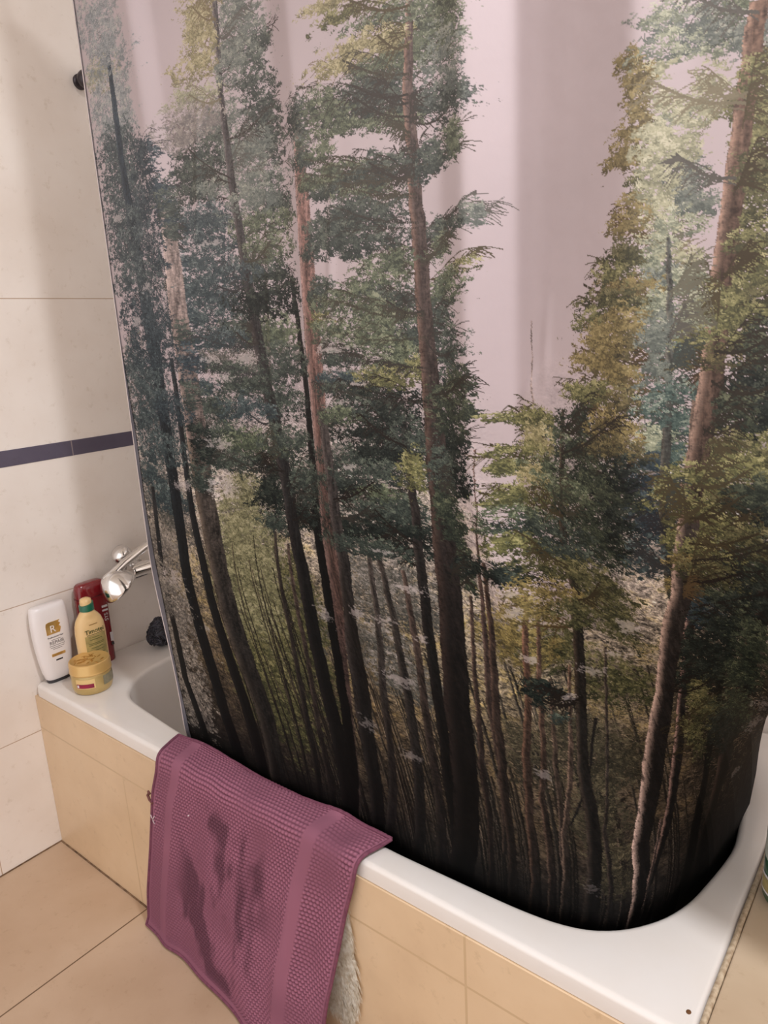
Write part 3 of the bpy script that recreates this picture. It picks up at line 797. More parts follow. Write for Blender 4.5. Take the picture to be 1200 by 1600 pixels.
def resample_closed(pts, n, smooth=3):
    p = np.array(pts, float)
    q = np.vstack([p, p[:1]])
    L = np.r_[0, np.cumsum(np.hypot(*np.diff(q, axis=0).T))]
    s = np.linspace(0, L[-1], n, endpoint=False)
    r = np.stack([np.interp(s, L, q[:, 0]), np.interp(s, L, q[:, 1])], 1)
    for _ in range(smooth):
        r = 0.25 * np.roll(r, 1, 0) + 0.5 * r + 0.25 * np.roll(r, -1, 0)
    return r


LIP = resample_closed(loop, 240)
tan = np.roll(LIP, -1, 0) - np.roll(LIP, 1, 0)
inn = np.stack([-tan[:, 1], tan[:, 0]], 1); inn /= np.linalg.norm(inn, axis=1)[:, None]
if np.mean(np.sum(inn * (np.array([0.85, MID]) - LIP), 1)) < 0:
    inn = -inn


def rounded_rect(x0, y0, x1, y1, r, n=8):
    out = []
    for cx, cy, a0 in ((x1 - r, y1 - r, 0), (x0 + r, y1 - r, 90), (x0 + r, y0 + r, 180), (x1 - r, y0 + r, 270)):
        for k in range(n + 1):
            a = math.radians(a0 + 90 * k / n)
            out.append((cx + r * math.cos(a), cy + r * math.sin(a)))
    return out


bm = bmesh.new()
R0 = 0.009
outer = rounded_rect(0.002 + R0, 0.0 + R0, TUB_L - R0, TUB_W - R0, 0.010)
vo = [bm.verts.new((x, y, H)) for x, y in outer]
vi = [bm.verts.new((x, y, H)) for x, y in (LIP - inn * 0.010)]
eo = [bm.edges.new((vo[i], vo[(i + 1) % len(vo)])) for i in range(len(vo))]
ei = [bm.edges.new((vi[i], vi[(i + 1) % len(vi)])) for i in range(len(vi))]
bmesh.ops.triangle_fill(bm, use_beauty=True, edges=eo + ei)
# rounded outer edge and the turned-down front
prev = vo
oc = np.array(outer)
cen = np.array([TUB_L / 2, TUB_W / 2])
to = np.roll(oc, -1, 0) - np.roll(oc, 1, 0)
on = np.stack([to[:, 1], -to[:, 0]], 1); on /= np.linalg.norm(on, axis=1)[:, None]
for k, (off, dz) in enumerate([(R0 * math.sin(a), -R0 * (1 - math.cos(a))) for a in np.radians([20, 40, 60, 75, 90])] + [(R0 + 0.0012, -0.020), (R0 + 0.0012, -0.0315), (R0 - 0.002, -0.033)]):
    cur = [bm.verts.new((*(oc[i] + on[i] * off), H + dz)) for i in range(len(oc))]
    for i in range(len(cur)):
        j = (i + 1) % len(cur)
        bm.faces.new((prev[i], prev[j], cur[j], cur[i]))
    prev = cur
# rounded inner lip, basin walls and bottom
prev = vi
prof = [(-0.010 + 0.012 * math.sin(a), -0.012 * (1 - math.cos(a))) for a in np.radians([25, 50, 70, 90])] + [(0.004, -0.03), (0.010, -0.08), (0.020, -0.16), (0.034, -0.26), (0.048, -0.33), (0.066, -0.372), (0.095, -0.395), (0.13, -0.402)]
for off, dz in prof:
    cur = [bm.verts.new((*(LIP[i] + inn[i] * off), H + dz)) for i in range(len(LIP))]
    for i in range(len(cur)):
        j = (i + 1) % len(cur)
        bm.faces.new((prev[i], prev[j], cur[j], cur[i]))
    prev = cur
bm.faces.new(prev)
bath = obj('bathtub', bm, enamel, None, True, 35)
tag(bath, 'white enamelled bathtub with a wide rim, boxed in by beige tiles', 'bathtub')

# sealant between bath and ledge
seal_m = new_mat('old_sealant', srgb((208, 190, 164)), 0.6, noise=(120, srgb((130, 96, 62)), 0.7), bump=(220, 0.3))
bm = bmesh.new()
pts = [(TUB_L + 0.0045 + random.uniform(-0.0004, 0.0004), y, H - 0.0018 + random.uniform(-0.0003, 0.0003)) for y in np.linspace(0.0, TUB_W, 44)]
tube(bm, pts, [0.0044 + random.uniform(-0.00015, 0.00015) for _ in pts], 10)
tag(obj('sealant_strip', bm, seal_m, bath), 'grubby cream sealant strip')

bm = bmesh.new()
bmesh.ops.create_icosphere(bm, subdivisions=2, radius=0.0032, matrix=Matrix.Translation((1.6405, 0.0345, H)) @ Matrix.Diagonal((1, 1.2, 0.25, 1)))
tag(obj('rust_spot', bm, new_mat('rust', srgb((104, 66, 32)), 0.7), bath, True), 'small brown rust spot near the corner')

# ---------------------------------------------------------------- shower curtain
PRINT_GAIN = 0.88
cloth = new_mat('printed_polyester', (0.5, 0.5, 0.5, 1), 0.6, spec=0.07)
N_ = Nodes(cloth)
at = N_.nt.nodes.new('ShaderNodeAttribute'); at.attribute_name = 'print'
N_.nt.links.new(at.outputs['Color'], N_.b.inputs['Base Color'])
weave = N_.nt.nodes.new('ShaderNodeTexNoise'); weave.inputs['Scale'].default_value = 30; weave.inputs['Detail'].default_value = 4
tco = N_.nt.nodes.new('ShaderNodeTexCoord'); N_.nt.links.new(tco.outputs['Object'], weave.inputs['Vector'])
bpn = N_.nt.nodes.new('ShaderNodeBump'); bpn.inputs['Strength'].default_value = 0.12; bpn.inputs['Distance'].default_value = 0.006
N_.nt.links.new(weave.outputs['Fac'], bpn.inputs['Height']); N_.nt.links.new(bpn.outputs['Normal'], N_.b.inputs['Normal'])

NU, NZ = 1460, 1820
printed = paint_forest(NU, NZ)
U_, Z_ = np.meshgrid(np.linspace(0, CURTAIN_W, NU), np.linspace(CURTAIN_TOP, CURTAIN_HEM, NZ))
CX, CY, CZ = curtain_points(U_, Z_)
# a few soft creases in the free cloth
for u0, z0, ang, ln, dep in ((0.905, 1.245, 1.05, 0.035, 0.004), (0.935, 1.30, 1.5, 0.05, 0.002), (0.30, 1.62, 1.4, 0.10, 0.004), (0.60, 1.45, 1.45, 0.16, 0.003), (0.44, 1.35, 1.5, 0.18, 0.004), (0.73, 1.25, 1.55, 0.2, 0.003)):
    du, dz = U_ - u0, Z_ - z0
    a = du * math.cos(ang) + dz * math.sin(ang); p = -du * math.sin(ang) + dz * math.cos(ang)
    CY = CY - dep * np.exp(-(a / ln) ** 2 - (p / 0.008) ** 2)
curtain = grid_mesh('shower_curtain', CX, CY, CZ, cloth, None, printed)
tag(curtain, 'shower curtain printed with tall pine trees in a misty forest, hanging into the bath', 'shower curtain')
# hem folded over along the left edge: the unprinted reverse shows, with a pale piped edge
hem_m = new_mat('hem_reverse', srgb((94, 93, 104)), 0.5, noise=(9, srgb((58, 58, 70)), 0.9))
zz = np.linspace(CURTAIN_TOP, CURTAIN_HEM, 420)
wz = 0.003 + 0.021 * sstep(1.35, 0.98, zz) * (0.75 + 0.25 * np.sin(zz * 17.0)) - 0.008 * sstep(0.75, 0.55, zz)
UH = np.linspace(0, 1, 10)[None, :] * wz[:, None]
ZH = np.broadcast_to(zz[:, None], UH.shape).copy()
HX, HY, HZ = curtain_points(UH, ZH)
hem = grid_mesh('side_hem', HX, HY - 0.0016, HZ, hem_m, curtain)
hem['label'] = 'grey folded side hem'
bm = bmesh.new()
tube(bm, [(HX[i, 0] - 0.0006, HY[i, 0] - 0.0014, zz[i]) for i in range(0, 420, 4)], 0.0013, 8)
tag(obj('piping', bm, new_mat('pale_piping', srgb((196, 182, 178)), 0.6), hem), 'pale piped edge')

# ---------------------------------------------------------------- purple bath mat over the rim
TA, TB = 560, 760
a1 = np.linspace(0, 1, TA); b1 = np.linspace(0, 1, TB)
A, B = np.meshgrid(a1, b1)
# profile over the rim as (arc share, y, z)
PROF = [(0.0, 0.060, 0.4835), (0.04, 0.050, 0.4835), (0.10, 0.018, 0.4835), (0.125, 0.002, 0.483), (0.15, -0.010, 0.474), (0.18, -0.0135, 0.452), (0.30, -0.0145, 0.38), (0.55, -0.018, 0.22), (0.80, -0.022, 0.08), (0.90, -0.026, 0.025), (1.0, -0.032, 0.006)]
pb = np.array(PROF)
dense = np.linspace(0, 1, 400)
ker = np.hanning(21); ker /= ker.sum()
sy = np.convolve(np.pad(np.interp(dense, pb[:, 0], pb[:, 1]), 10, mode='edge'), ker, 'valid')
sz = np.convolve(np.pad(np.interp(dense, pb[:, 0], pb[:, 2]), 10, mode='edge'), ker, 'valid')
Yp = np.interp(B, dense, sy); Zp = np.interp(B, dense, sz)
drop = sstep(0.18, 1.0, B)
xl = np.interp(b1, [0, 0.06, 0.13, 0.18, 0.30, 0.55, 0.80, 1.0], [0.545, 0.550, 0.566, 0.566, 0.535, 0.500, 0.468, 0.462])
xr = np.interp(b1, [0, 0.06, 0.13, 0.20, 0.32, 0.60, 0.80, 1.0], [1.148, 1.140, 1.128, 1.120, 1.100, 1.070, 1.066, 1.072])
for k in range(2):
    xl = np.convolve(np.pad(xl, 20, mode='edge'), np.ones(41) / 41, 'valid'); xr = np.convolve(np.pad(xr, 20, mode='edge'), np.ones(41) / 41, 'valid')
TX = xl[:, None] + (xr - xl)[:, None] * A
# hangs free of the panel, more so to the right; long soft folds
TY = Yp - drop * (0.004 + 0.055 * A ** 1.4)
fold = 0.010 * np.exp(-((A - (0.80 - 0.02 * B)) / 0.035) ** 2) + 0.006 * np.exp(-((A - (0.13 + 0.02 * B)) / 0.05) ** 2) + 0.008 * np.exp(-((A - 0.42 - 0.25 * B) / 0.07) ** 2) * sstep(0.1, 0.5, B) - 0.005 * np.exp(-((A - 0.90) / 0.04) ** 2)
TY = TY - fold * sstep(0.12, 0.40, B)
TZ = Zp + 0.35 * fold * (1 - sstep(0.08, 0.2, B)) + 0.004 * A * (1 - drop)
TZ = TZ + 0.006 * np.sin(A * 9.0) * (1 - sstep(0.0, 0.06, B))
TZ = np.maximum(TZ, 0.004)
def low_noise(cu, cv, seed):
    g = np.random.default_rng(seed).random((cv + 2, cu + 2))
    y = np.linspace(0, cv + 0.999, TB); x = np.linspace(0, cu + 0.999, TA)
    yi, xi = y.astype(int), x.astype(int); yf, xf = (y - yi)[:, None], (x - xi)[None, :]
    yf = yf * yf * (3 - 2 * yf); xf = xf * xf * (3 - 2 * xf)
    G = lambda i, j: g[np.ix_(yi + i, xi + j)]
    return (G(0, 0) * (1 - xf) + G(0, 1) * xf) * (1 - yf) + (G(1, 0) * (1 - xf) + G(1, 1) * xf) * yf


# woven relief: staggered rows of loops between plain bands
mm_a = A * 590.0; mm_b = B * 640.0
mm_b = mm_b + 2.2 * np.sin(mm_a / 60.0) + 3.0 * (low_noise(12, 9, 77) - 0.5)
row = np.floor(mm_b / 8.6)
loops = np.abs(np.sin(np.pi * mm_b / 8.6)) ** 0.7 * (0.42 + 0.58 * np.abs(np.sin(np.pi * (mm_a / 9.0 + 0.5 * (row % 2)))))
plain = np.clip(sstep(0.020, 0.014, A) + sstep(0.984, 0.989, A) + (1 - sstep(0.020, 0.030, np.abs(A - 0.115))) + (1 - sstep(0.022, 0.032, np.abs(A - 0.80))) + sstep(0.93, 0.945, B), 0, 1)
worn = low_noise(9, 7, 3) * (1 - 0.85 * sstep(0.45, 0.10, A) * sstep(0.35, 0.65, B)) * (1 - 0.5 * sstep(0.80, 0.95, B))
relief = loops * (1 - plain) * (0.18 + 1.15 * worn) * 0.0048 + plain * 0.0014
TY = TY - low_noise(7, 6, 8) * 0.006 * drop
gy = np.gradient(TY, axis=0); gz = np.gradient(TZ, axis=0)
ln = np.hypot(gy, gz) + 1e-9
NYv, NZv = gz / ln, -gy / ln
sgn = np.where(NZv + (-NYv) * 1.0 < 0, -1, 1)
TY = TY + NYv * relief * sgn; TZ = TZ + NZv * relief * sgn
# damp blotches of the mat itself (stains), stored with the weave
blot = low_noise(13, 10, 21) * 0.6 + low_noise(26, 16, 22) * 0.4
diag = A * 0.80 - B * 0.52 + 0.05 * (low_noise(6, 6, 41) - 0.5)
streak = low_noise(40, 9, 31) * 0.35 + np.interp(diag, np.linspace(-0.45, 0.75, 17), np.random.default_rng(23).random(17)) * 0.65
zone = sstep(0.16, 0.26, A) * (1 - sstep(0.62, 0.72, A)) * sstep(0.20, 0.27, B) * (1 - sstep(0.88, 0.96, B))
damp = np.clip((streak * 0.62 + blot * 0.38 - 0.47) * 7.0, 0, 1) * zone
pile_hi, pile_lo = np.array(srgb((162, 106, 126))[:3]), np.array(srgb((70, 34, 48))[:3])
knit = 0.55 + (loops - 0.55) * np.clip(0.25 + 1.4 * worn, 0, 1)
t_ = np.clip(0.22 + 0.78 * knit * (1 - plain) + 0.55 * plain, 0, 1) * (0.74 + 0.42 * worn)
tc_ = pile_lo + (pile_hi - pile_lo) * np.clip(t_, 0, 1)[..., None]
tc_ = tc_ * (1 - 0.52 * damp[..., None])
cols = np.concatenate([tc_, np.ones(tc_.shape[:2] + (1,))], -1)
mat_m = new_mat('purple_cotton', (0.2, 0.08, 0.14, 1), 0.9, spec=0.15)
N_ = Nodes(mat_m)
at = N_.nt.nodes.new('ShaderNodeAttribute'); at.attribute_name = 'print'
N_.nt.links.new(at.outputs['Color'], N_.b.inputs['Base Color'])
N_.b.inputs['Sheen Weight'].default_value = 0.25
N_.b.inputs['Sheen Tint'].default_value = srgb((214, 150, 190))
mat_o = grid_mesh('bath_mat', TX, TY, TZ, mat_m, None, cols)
tag(mat_o, 'purple woven cotton bath mat draped over the front rim of the bath', 'bath mat')
# hemmed edge all round
edge_m = new_mat('purple_hem', srgb((126, 72, 92)), 0.85, noise=(120, srgb((96, 48, 70)), 0.8), bump=(300, 0.5))
bm = bmesh.new()
for sl in (np.s_[:, 0], np.s_[:, -1], np.s_[-1, :], np.s_[0, :]):
    px_, py_, pz_ = TX[sl], TY[sl], TZ[sl]
    ii = np.linspace(0, len(px_) - 1, 130).astype(int)
    tube(bm, [(px_[i], py_[i], max(pz_[i], 0.0042)) for i in ii], 0.0034, 8)
tag(obj('hem', bm, edge_m, mat_o), 'narrow rolled hem of the mat')
loop_m = new_mat('hanging_tape', srgb((112, 66, 62)), 0.8)
bm = bmesh.new()
i = int(TB * 0.345)
e = Vector((TX[i, 0], TY[i, 0], TZ[i, 0]))
tube(bm, [e + Vector(p) for p in ((0.004, -0.001, 0.0), (-0.008, -0.001, 0.004), (-0.015, 0.0, 0.014), (-0.012, 0.001, 0.022), (-0.006, 0.001, 0.018))], 0.003, 8)
tag(obj('hanging_loop', bm, loop_m, mat_o), 'brown hanging loop on the left edge')

bm = bmesh.new()
i, j = int(TB * 0.41), 6
e = Vector((TX[i, j], TY[i, j] - 0.0015, TZ[i, j]))
for dd in ((0.010, 0.012), (-0.004, 0.010), (0.006, -0.010)):
    tube(bm, [e, e + Vector((dd[0] * 0.5, -0.0015, dd[1] * 0.4)), e + Vector((dd[0], -0.0008, dd[1]))], 0.0011, 6)
tag(obj('lint_thread', bm, new_mat('lint', srgb((214, 196, 202)), 0.9), mat_o, True), 'pale thread of lint on the left edge')
bm = bmesh.new()
i, j = int(TB * 0.30), int(TA * 0.235)
bmesh.ops.create_icosphere(bm, subdivisions=1, radius=0.0021, matrix=Matrix.Translation((TX[i, j], TY[i, j] - 0.001, TZ[i, j])))
tag(obj('lint_speck', bm, bpy.data.materials['lint'], mat_o, True), 'white speck of lint')

# ---------------------------------------------------------------- shaggy cream mat behind it
shag = new_mat('cream_backing', srgb((186, 170, 142)), 0.9, noise=(50, srgb((150, 134, 108)), 0.8))
hair_m = new_mat('cream_pile', srgb((250, 245, 234)), 0.75, noise=(120, srgb((206, 190, 164)), 1.0))
bm = bmesh.new()
outl = [(0.86, 0.462), (1.075, 0.462), (1.086, 0.40), (1.096, 0.335), (1.100, 0.26), (1.104, 0.20), (1.092, 0.135), (1.04, 0.115), (0.86, 0.12)]
f_ = [bm.verts.new((x, -0.0095, z)) for x, z in outl]; b_ = [bm.verts.new((x, -0.0050, z)) for x, z in outl]
bm.faces.new(f_); bm.faces.new(b_[::-1])
for i in range(len(outl)):
    j = (i + 1) % len(outl)
    bm.faces.new((f_[i], b_[i], b_[j], f_[j]))
rug = obj('shaggy_mat', bm, shag, None, False)
tag(rug, 'shaggy cream mat hanging behind the purple bath mat against the tiled panel', 'bath mat')
bm = bmesh.new()
for k in range(420):
    z = random.uniform(0.13, 0.415)
    xr_ = float(np.interp(z, [0.115, 0.135, 0.20, 0.26, 0.335, 0.40, 0.415], [1.05, 1.088, 1.101, 1.098, 1.093, 1.084, 1.080]))
    x = xr_ - random.random() ** 1.4 * 0.085 - 0.002
    near = xr_ - x < 0.012
    an = random.uniform(-1.25, -0.35) if not near else random.uniform(-1.5, -0.75)
    L0 = random.uniform(0.024, 0.042) * (0.75 if near else 1.0)
    lean = random.uniform(0.10, 0.24) * float(np.interp(z, [0.18, 0.36], [1.0, 0.3]))
    for q in range(11):
        p = Vector((x + random.gauss(0, 0.0045), -0.0094, z + random.gauss(0, 0.0055)))
        a_ = an + random.gauss(0, 0.16); L_ = L0 * random.uniform(0.75, 1.1)
        if random.random() < 0.04:
            a_ = random.uniform(-0.9, 0.6); L_ *= 0.7
        d = Vector((math.cos(a_) * 0.75, -lean, math.sin(a_)))
        side = Vector((-d.z, 0, d.x)).normalized() * random.uniform(0.0008, 0.0014)
        prev = None
        for s in range(5):
            t = s / 4
            c = p + d * L_ * t + Vector((0, 0.0012 * t * t, -0.006 * t * t))
            w = side * (1 - 0.8 * t)
            cur = (bm.verts.new(c - w), bm.verts.new(c + w))
            if prev:
                bm.faces.new((prev[0], prev[1], cur[1], cur[0]))
            prev = cur
pile = obj('pile', bm, hair_m, rug)
tag(pile, 'long cream pile', None, None, 'stuff')

# ---------------------------------------------------------------- toiletries on the rim
gold = new_mat('gold_foil', srgb((206, 166, 92)), 0.28, metal=0.75, noise=(40, srgb((244, 214, 150)), 0.9))
ink = new_mat('grey_ink', srgb((118, 112, 112)), 0.6)
dark_ink = new_mat('dark_ink', srgb((44, 44, 48)), 0.5)
FACE = (math.radians(90), 0, math.radians(90))        # lettering that faces +x


def plate(name, m, parent, y0, y1, z0, z1, x, t=0.0008, bevel=0.0003):
    """small printed or foil patch lying on a face that looks along +x"""
    b = bmesh.new(); box(b, (x - t, y0, z0), (x + t, y1, z1), bevel, 1)
    return obj(name, b, m, parent, False)


# white conditioner bottle, standing on its cap
t = thing('conditioner_bottle', 'white conditioner bottle with gold emblem, standing on its dark cap in the corner', 'bottle', (0.031, 0.052, H))
plastic = new_mat('white_plastic', srgb((236, 230, 230)), 0.3, coat=0.2)
bm = bmesh.new()
rings = []
for z, hy, hx in ((0.008, 0.029, 0.015), (0.011, 0.033, 0.0175), (0.030, 0.0380, 0.0195), (0.060, 0.0425, 0.021), (0.100, 0.0465, 0.022), (0.140, 0.0485, 0.022), (0.175, 0.0480, 0.021), (0.200, 0.0460, 0.019), (0.2085, 0.0440, 0.0165), (0.2115, 0.0405, 0.013)):
    rings.append(superring(hx, hy, z, 3.0))
loft(bm, rings); obj('body', bm, plastic, t, True, 50)
bm = bmesh.new(); loft(bm, [superring(0.0145, 0.029, 0.0, 3), superring(0.0155, 0.031, 0.002, 3), superring(0.0155, 0.031, 0.009, 3), superring(0.013, 0.028, 0.0095, 3)])
tag(obj('cap', bm, new_mat('dark_cap', srgb((52, 50, 54)), 0.4), t, True, 40), 'dark grey cap')
x_ = 0.0222
bm = bmesh.new()
pts = [(-0.021, 0.006), (-0.019, 0.0125), (-0.013, 0.0145), (0.017, 0.0145), (0.013, 0.010), (0.018, 0.006), (0.013, 0.002), (0.018, -0.003), (0.014, -0.0145), (-0.021, -0.0145)]
fr = [bm.verts.new((x_, p[0], 0.152 + p[1] * 1.15)) for p in pts]; bk = [bm.verts.new((x_ - 0.0012, p[0], 0.152 + p[1] * 1.15)) for p in pts]
bm.faces.new(fr); bm.faces.new(bk[::-1])
for i in range(len(pts)):
    bm.faces.new((fr[i], bk[i], bk[(i + 1) % len(pts)], fr[(i + 1) % len(pts)]))
tag(obj('emblem', bm, gold, t, False), 'gold emblem')
lettering('R', 0.026, plastic, t, (x_ + 0.0003, -0.004, 0.1485), FACE, 'emblem_letter')
lettering('Professional Hair', 0.0060, ink, t, (x_ + 0.0004, 0.0, 0.127), FACE)
tag(lettering('REPAIR', 0.0125, ink, t, (x_ + 0.0003, 0.001, 0.1115), FACE), 'grey lettering')
for z, w in ((0.1195, 0.013), (0.1035, 0.020), (0.0985, 0.018), (0.094, 0.012)):
    plate('printed_line', ink, t, -w + 0.001, w + 0.001, z - 0.0006, z + 0.0006, x_ - 0.0002, 0.0003, 0)
plate('gold_bar', gold, t, -0.017, 0.019, 0.074, 0.0815, 0.0213)
plate('dark_bar', dark_ink, t, -0.008, 0.010, 0.0605, 0.0645, 0.0206)

# dark red bottle at the back
t = thing('red_bottle', 'dark red flat bottle behind the cream bottle, leaning against the tiles', 'bottle', (0.036, 0.170, H))
red = new_mat('red_plastic', srgb((140, 30, 38)), 0.22, coat=0.4, noise=(9, srgb((104, 14, 22)), 0.8))
N_ = Nodes(red); N_.b.inputs['Transmission Weight'].default_value = 0.15
bm = bmesh.new()
rings = []
for z, hy, hx in ((0.0, 0.038, 0.019), (0.003, 0.0405, 0.0205), (0.06, 0.0415, 0.021), (0.150, 0.0420, 0.021), (0.200, 0.0415, 0.0205), (0.222, 0.040, 0.0195), (0.232, 0.0375, 0.018), (0.2365, 0.033, 0.0145), (0.238, 0.026, 0.010)):
    rings.append(superring(hx, hy, z, 3.4))
loft(bm, rings); obj('body', bm, red, t, True, 50)
bm = bmesh.new(); rings = [superring(0.0213, 0.0423, z, 3.4) for z in (0.196, 0.1975, 0.1990)]
rings[1] = superring(0.0207, 0.0417, 0.1975, 3.4)
loft(bm, rings); tag(obj('cap_seam', bm, new_mat('deep_red', srgb((92, 14, 22)), 0.4), t, True), 'seam between the cap and the bottle')
white_ink = new_mat('white_ink', srgb((222, 216, 220)), 0.5)
x_ = 0.0214
for z0, z1 in ((0.160, 0.166), (0.149, 0.154)):
    plate('printed_bar', white_ink, t, 0.016, 0.032, z0, z1, x_, 0.0004, 0)
lettering('SYS', 0.015, white_ink, t, (x_ + 0.0004, 0.025, 0.132), (math.radians(90), math.radians(-90), math.radians(90)), 'lettering')
plate('label', white_ink, t, 0.028, 0.036, 0.058, 0.084, x_, 0.0004, 0)
plate('dark_label', dark_ink, t, 0.028, 0.036, 0.046, 0.055, x_, 0.0004, 0)

# cream bottle with green cap
t = thing('shampoo_bottle', 'cream round-shouldered shampoo bottle with a green cap', 'bottle', (0.099, 0.1225, H))
cream = new_mat('cream_plastic', srgb((226, 192, 138)), 0.3, coat=0.25, noise=(12, srgb((214, 176, 120)), 0.7))
bm = bmesh.new()
rings = []
for z, r_ in ((0.0, 0.034), (0.003, 0.0375), (0.05, 0.0392), (0.110, 0.0398), (0.130, 0.0395), (0.148, 0.0375), (0.162, 0.0330), (0.172, 0.0265), (0.179, 0.0200), (0.183, 0.0172), (0.188, 0.0165)):
    rings.append(superring(r_ * 0.62 if r_ > 0.02 else r_ * 0.9, r_, z, 2.3))
loft(bm, rings); obj('body', bm, cream, t, True, 50)
green = new_mat('green_plastic', srgb((22, 96, 72)), 0.3, coat=0.3)
bm = bmesh.new(); lathe(bm, [(0.0165, 0.184), (0.0185, 0.1855), (0.0185, 0.204), (0.0182, 0.2055), (0.016, 0.206)], 36)
for v in bm.verts:
    if v.co.z > 0.2:
        v.co.z += 0.004 * (v.co.y / 0.018) - 0.002
cap = obj('cap', bm, green, t, True, 40); cap['label'] = 'green cap'
bm = bmesh.new(); lathe(bm, [(0.0148, 0.200), (0.0150, 0.210), (0.0135, 0.216), (0.008, 0.219), (0.0, 0.2195)], 32)
tag(obj('cap_button', bm, cream, cap, True, 50), 'cream press-down top')
olive = new_mat('olive_label', srgb((172, 152, 96)), 0.5, noise=(80, srgb((136, 124, 78)), 0.9))
olive_ink = new_mat('olive_ink', srgb((96, 96, 52)), 0.5)


def wrap_patch(name, m, parent, ry, rx, y0, y1, z0, z1, e=2.3, off=0.0006, n=18):
    """label patch that follows the bottle's round front (looks along +x)"""
    b = bmesh.new(); rows = []
    for z in (z0, z1):
        rr = []
        for k in range(n + 1):
            y = y0 + (y1 - y0) * k / n
            x = rx * max(0.0, 1 - abs(y / ry) ** e) ** (1 / e) + off
            rr.append(b.verts.new((x, y, z)))
        rows.append(rr)
    for k in range(n):
        b.faces.new((rows[0][k], rows[0][k + 1], rows[1][k + 1], rows[1][k]))
    return obj(name, b, m, parent)


RX, RY = 0.0398 * 0.62, 0.0398
wrap_patch('label', olive, t, RY, RX, -0.027, 0.029, 0.045, 0.122)
x_ = RX + 0.0004
tag(lettering('Timotei', 0.0165, olive_ink, t, (x_ - 0.0004, -0.001, 0.1335), FACE, depth=0.0009), 'olive lettering')
for z, w in ((0.1245, 0.022), (0.1165, 0.010), (0.1105, 0.017), (0.1000, 0.0215), (0.0960, 0.0215), (0.0880, 0.016), (0.0800, 0.019), (0.0700, 0.0215)):
    wrap_patch('printed_line', olive_ink, t, RY, RX, -w, w, z - 0.0008, z + 0.0008, off=0.0009)
wrap_patch('printed_line', new_mat('brown_ink', srgb((150, 116, 70)), 0.5), t, RY * 0.93, RX * 0.95, -0.012, 0.010, 0.1505, 0.1525, off=0.0008)

# gold jar in front
t = thing('hair_mask_jar', 'round gold jar with a leaf-embossed lid and red label', 'jar', (0.158, 0.078, H))
gold_p = new_mat('gold_lacquer', srgb((206, 164, 96)), 0.3, metal=0.35, coat=0.3, noise=(6, srgb((224, 190, 128)), 0.8))
jar_p = new_mat('gold_jar', srgb((200, 172, 112)), 0.28, metal=0.3, coat=0.3, noise=(8, srgb((176, 150, 92)), 0.7))
JR = 0.050
bm = bmesh.new(); lathe(bm, [(0.040, 0.0), (0.0445, 0.0015), (0.0470, 0.006), (0.0490, 0.014), (JR - 0.0006, 0.020), (JR - 0.0006, 0.046), (0.0480, 0.050), (0.0465, 0.053)], 64)
obj('body', bm, jar_p, t, True, 40)
bm = bmesh.new(); lathe(bm, [(0.0470, 0.0515), (0.0508, 0.0525), (0.0512, 0.0555), (0.0502, 0.0575), (0.0505, 0.076), (0.0492, 0.0800), (0.0468, 0.0815), (0.0435, 0.0808), (0.042, 0.0800), (0.0, 0.0800)], 64)
lid = obj('lid', bm, gold_p, t, True, 30)
bm = bmesh.new()
for k in range(34):
    r_ = math.sqrt(random.random()) * 0.036; a = random.random() * 6.283; d = random.random() * 6.283
    L_, w_ = random.uniform(0.006, 0.010), random.uniform(0.0016, 0.0026)
    c = Vector((r_ * math.cos(a), r_ * math.sin(a), 0.0798)); u_ = Vector((math.cos(d), math.sin(d), 0)); v_ = Vector((-math.sin(d), math.cos(d), 0))
    ring = [bm.verts.new(c + u_ * L_ * math.cos(q) + v_ * w_ * math.sin(q)) for q in np.linspace(0, 2 * math.pi, 11)[:-1]]
    tip = bm.verts.new(c + Vector((0, 0, 0.0018)))
    for i in range(10):
        bm.faces.new((ring[i], ring[(i + 1) % 10], tip))
tag(obj('embossing', bm, new_mat('embossed_gold', srgb((176, 128, 58)), 0.35, metal=0.5), lid, True), 'raised leaf pattern on the lid')


def jar_patch(name, m, a0, a1, z0, z1, off=0.0007):
    b = bmesh.new(); n = 24; rows = []
    for z in (z0, z1):
        rows.append([b.verts.new(((JR + off) * math.cos(math.radians(a0 + (a1 - a0) * k / n)), (JR + off) * math.sin(math.radians(a0 + (a1 - a0) * k / n)), z)) for k in range(n + 1)])
    for k in range(n):
        b.faces.new((rows[0][k], rows[0][k + 1], rows[1][k + 1], rows[1][k]))
    return obj(name, b, m, t)


cream_label = new_mat('cream_label', srgb((224, 192, 132)), 0.4)
jar_patch('label', cream_label, -76, -20, 0.0205, 0.0455, 0.0003)
tag(jar_patch('red_label', new_mat('crimson_label', srgb((150, 22, 62)), 0.4, noise=(60, srgb((110, 14, 46)), 0.9)), -74, -24, 0.0225, 0.0335, 0.0008), 'red label')
tag(jar_patch('grey_label', new_mat('grey_label', srgb((150, 142, 116)), 0.4, noise=(90, srgb((120, 116, 98)), 0.8)), 4, 66, 0.0205, 0.0455, 0.0004), 'grey label')
jar_patch('printed_mark', white_ink, -72, -66, 0.0245, 0.0315, 0.0012)

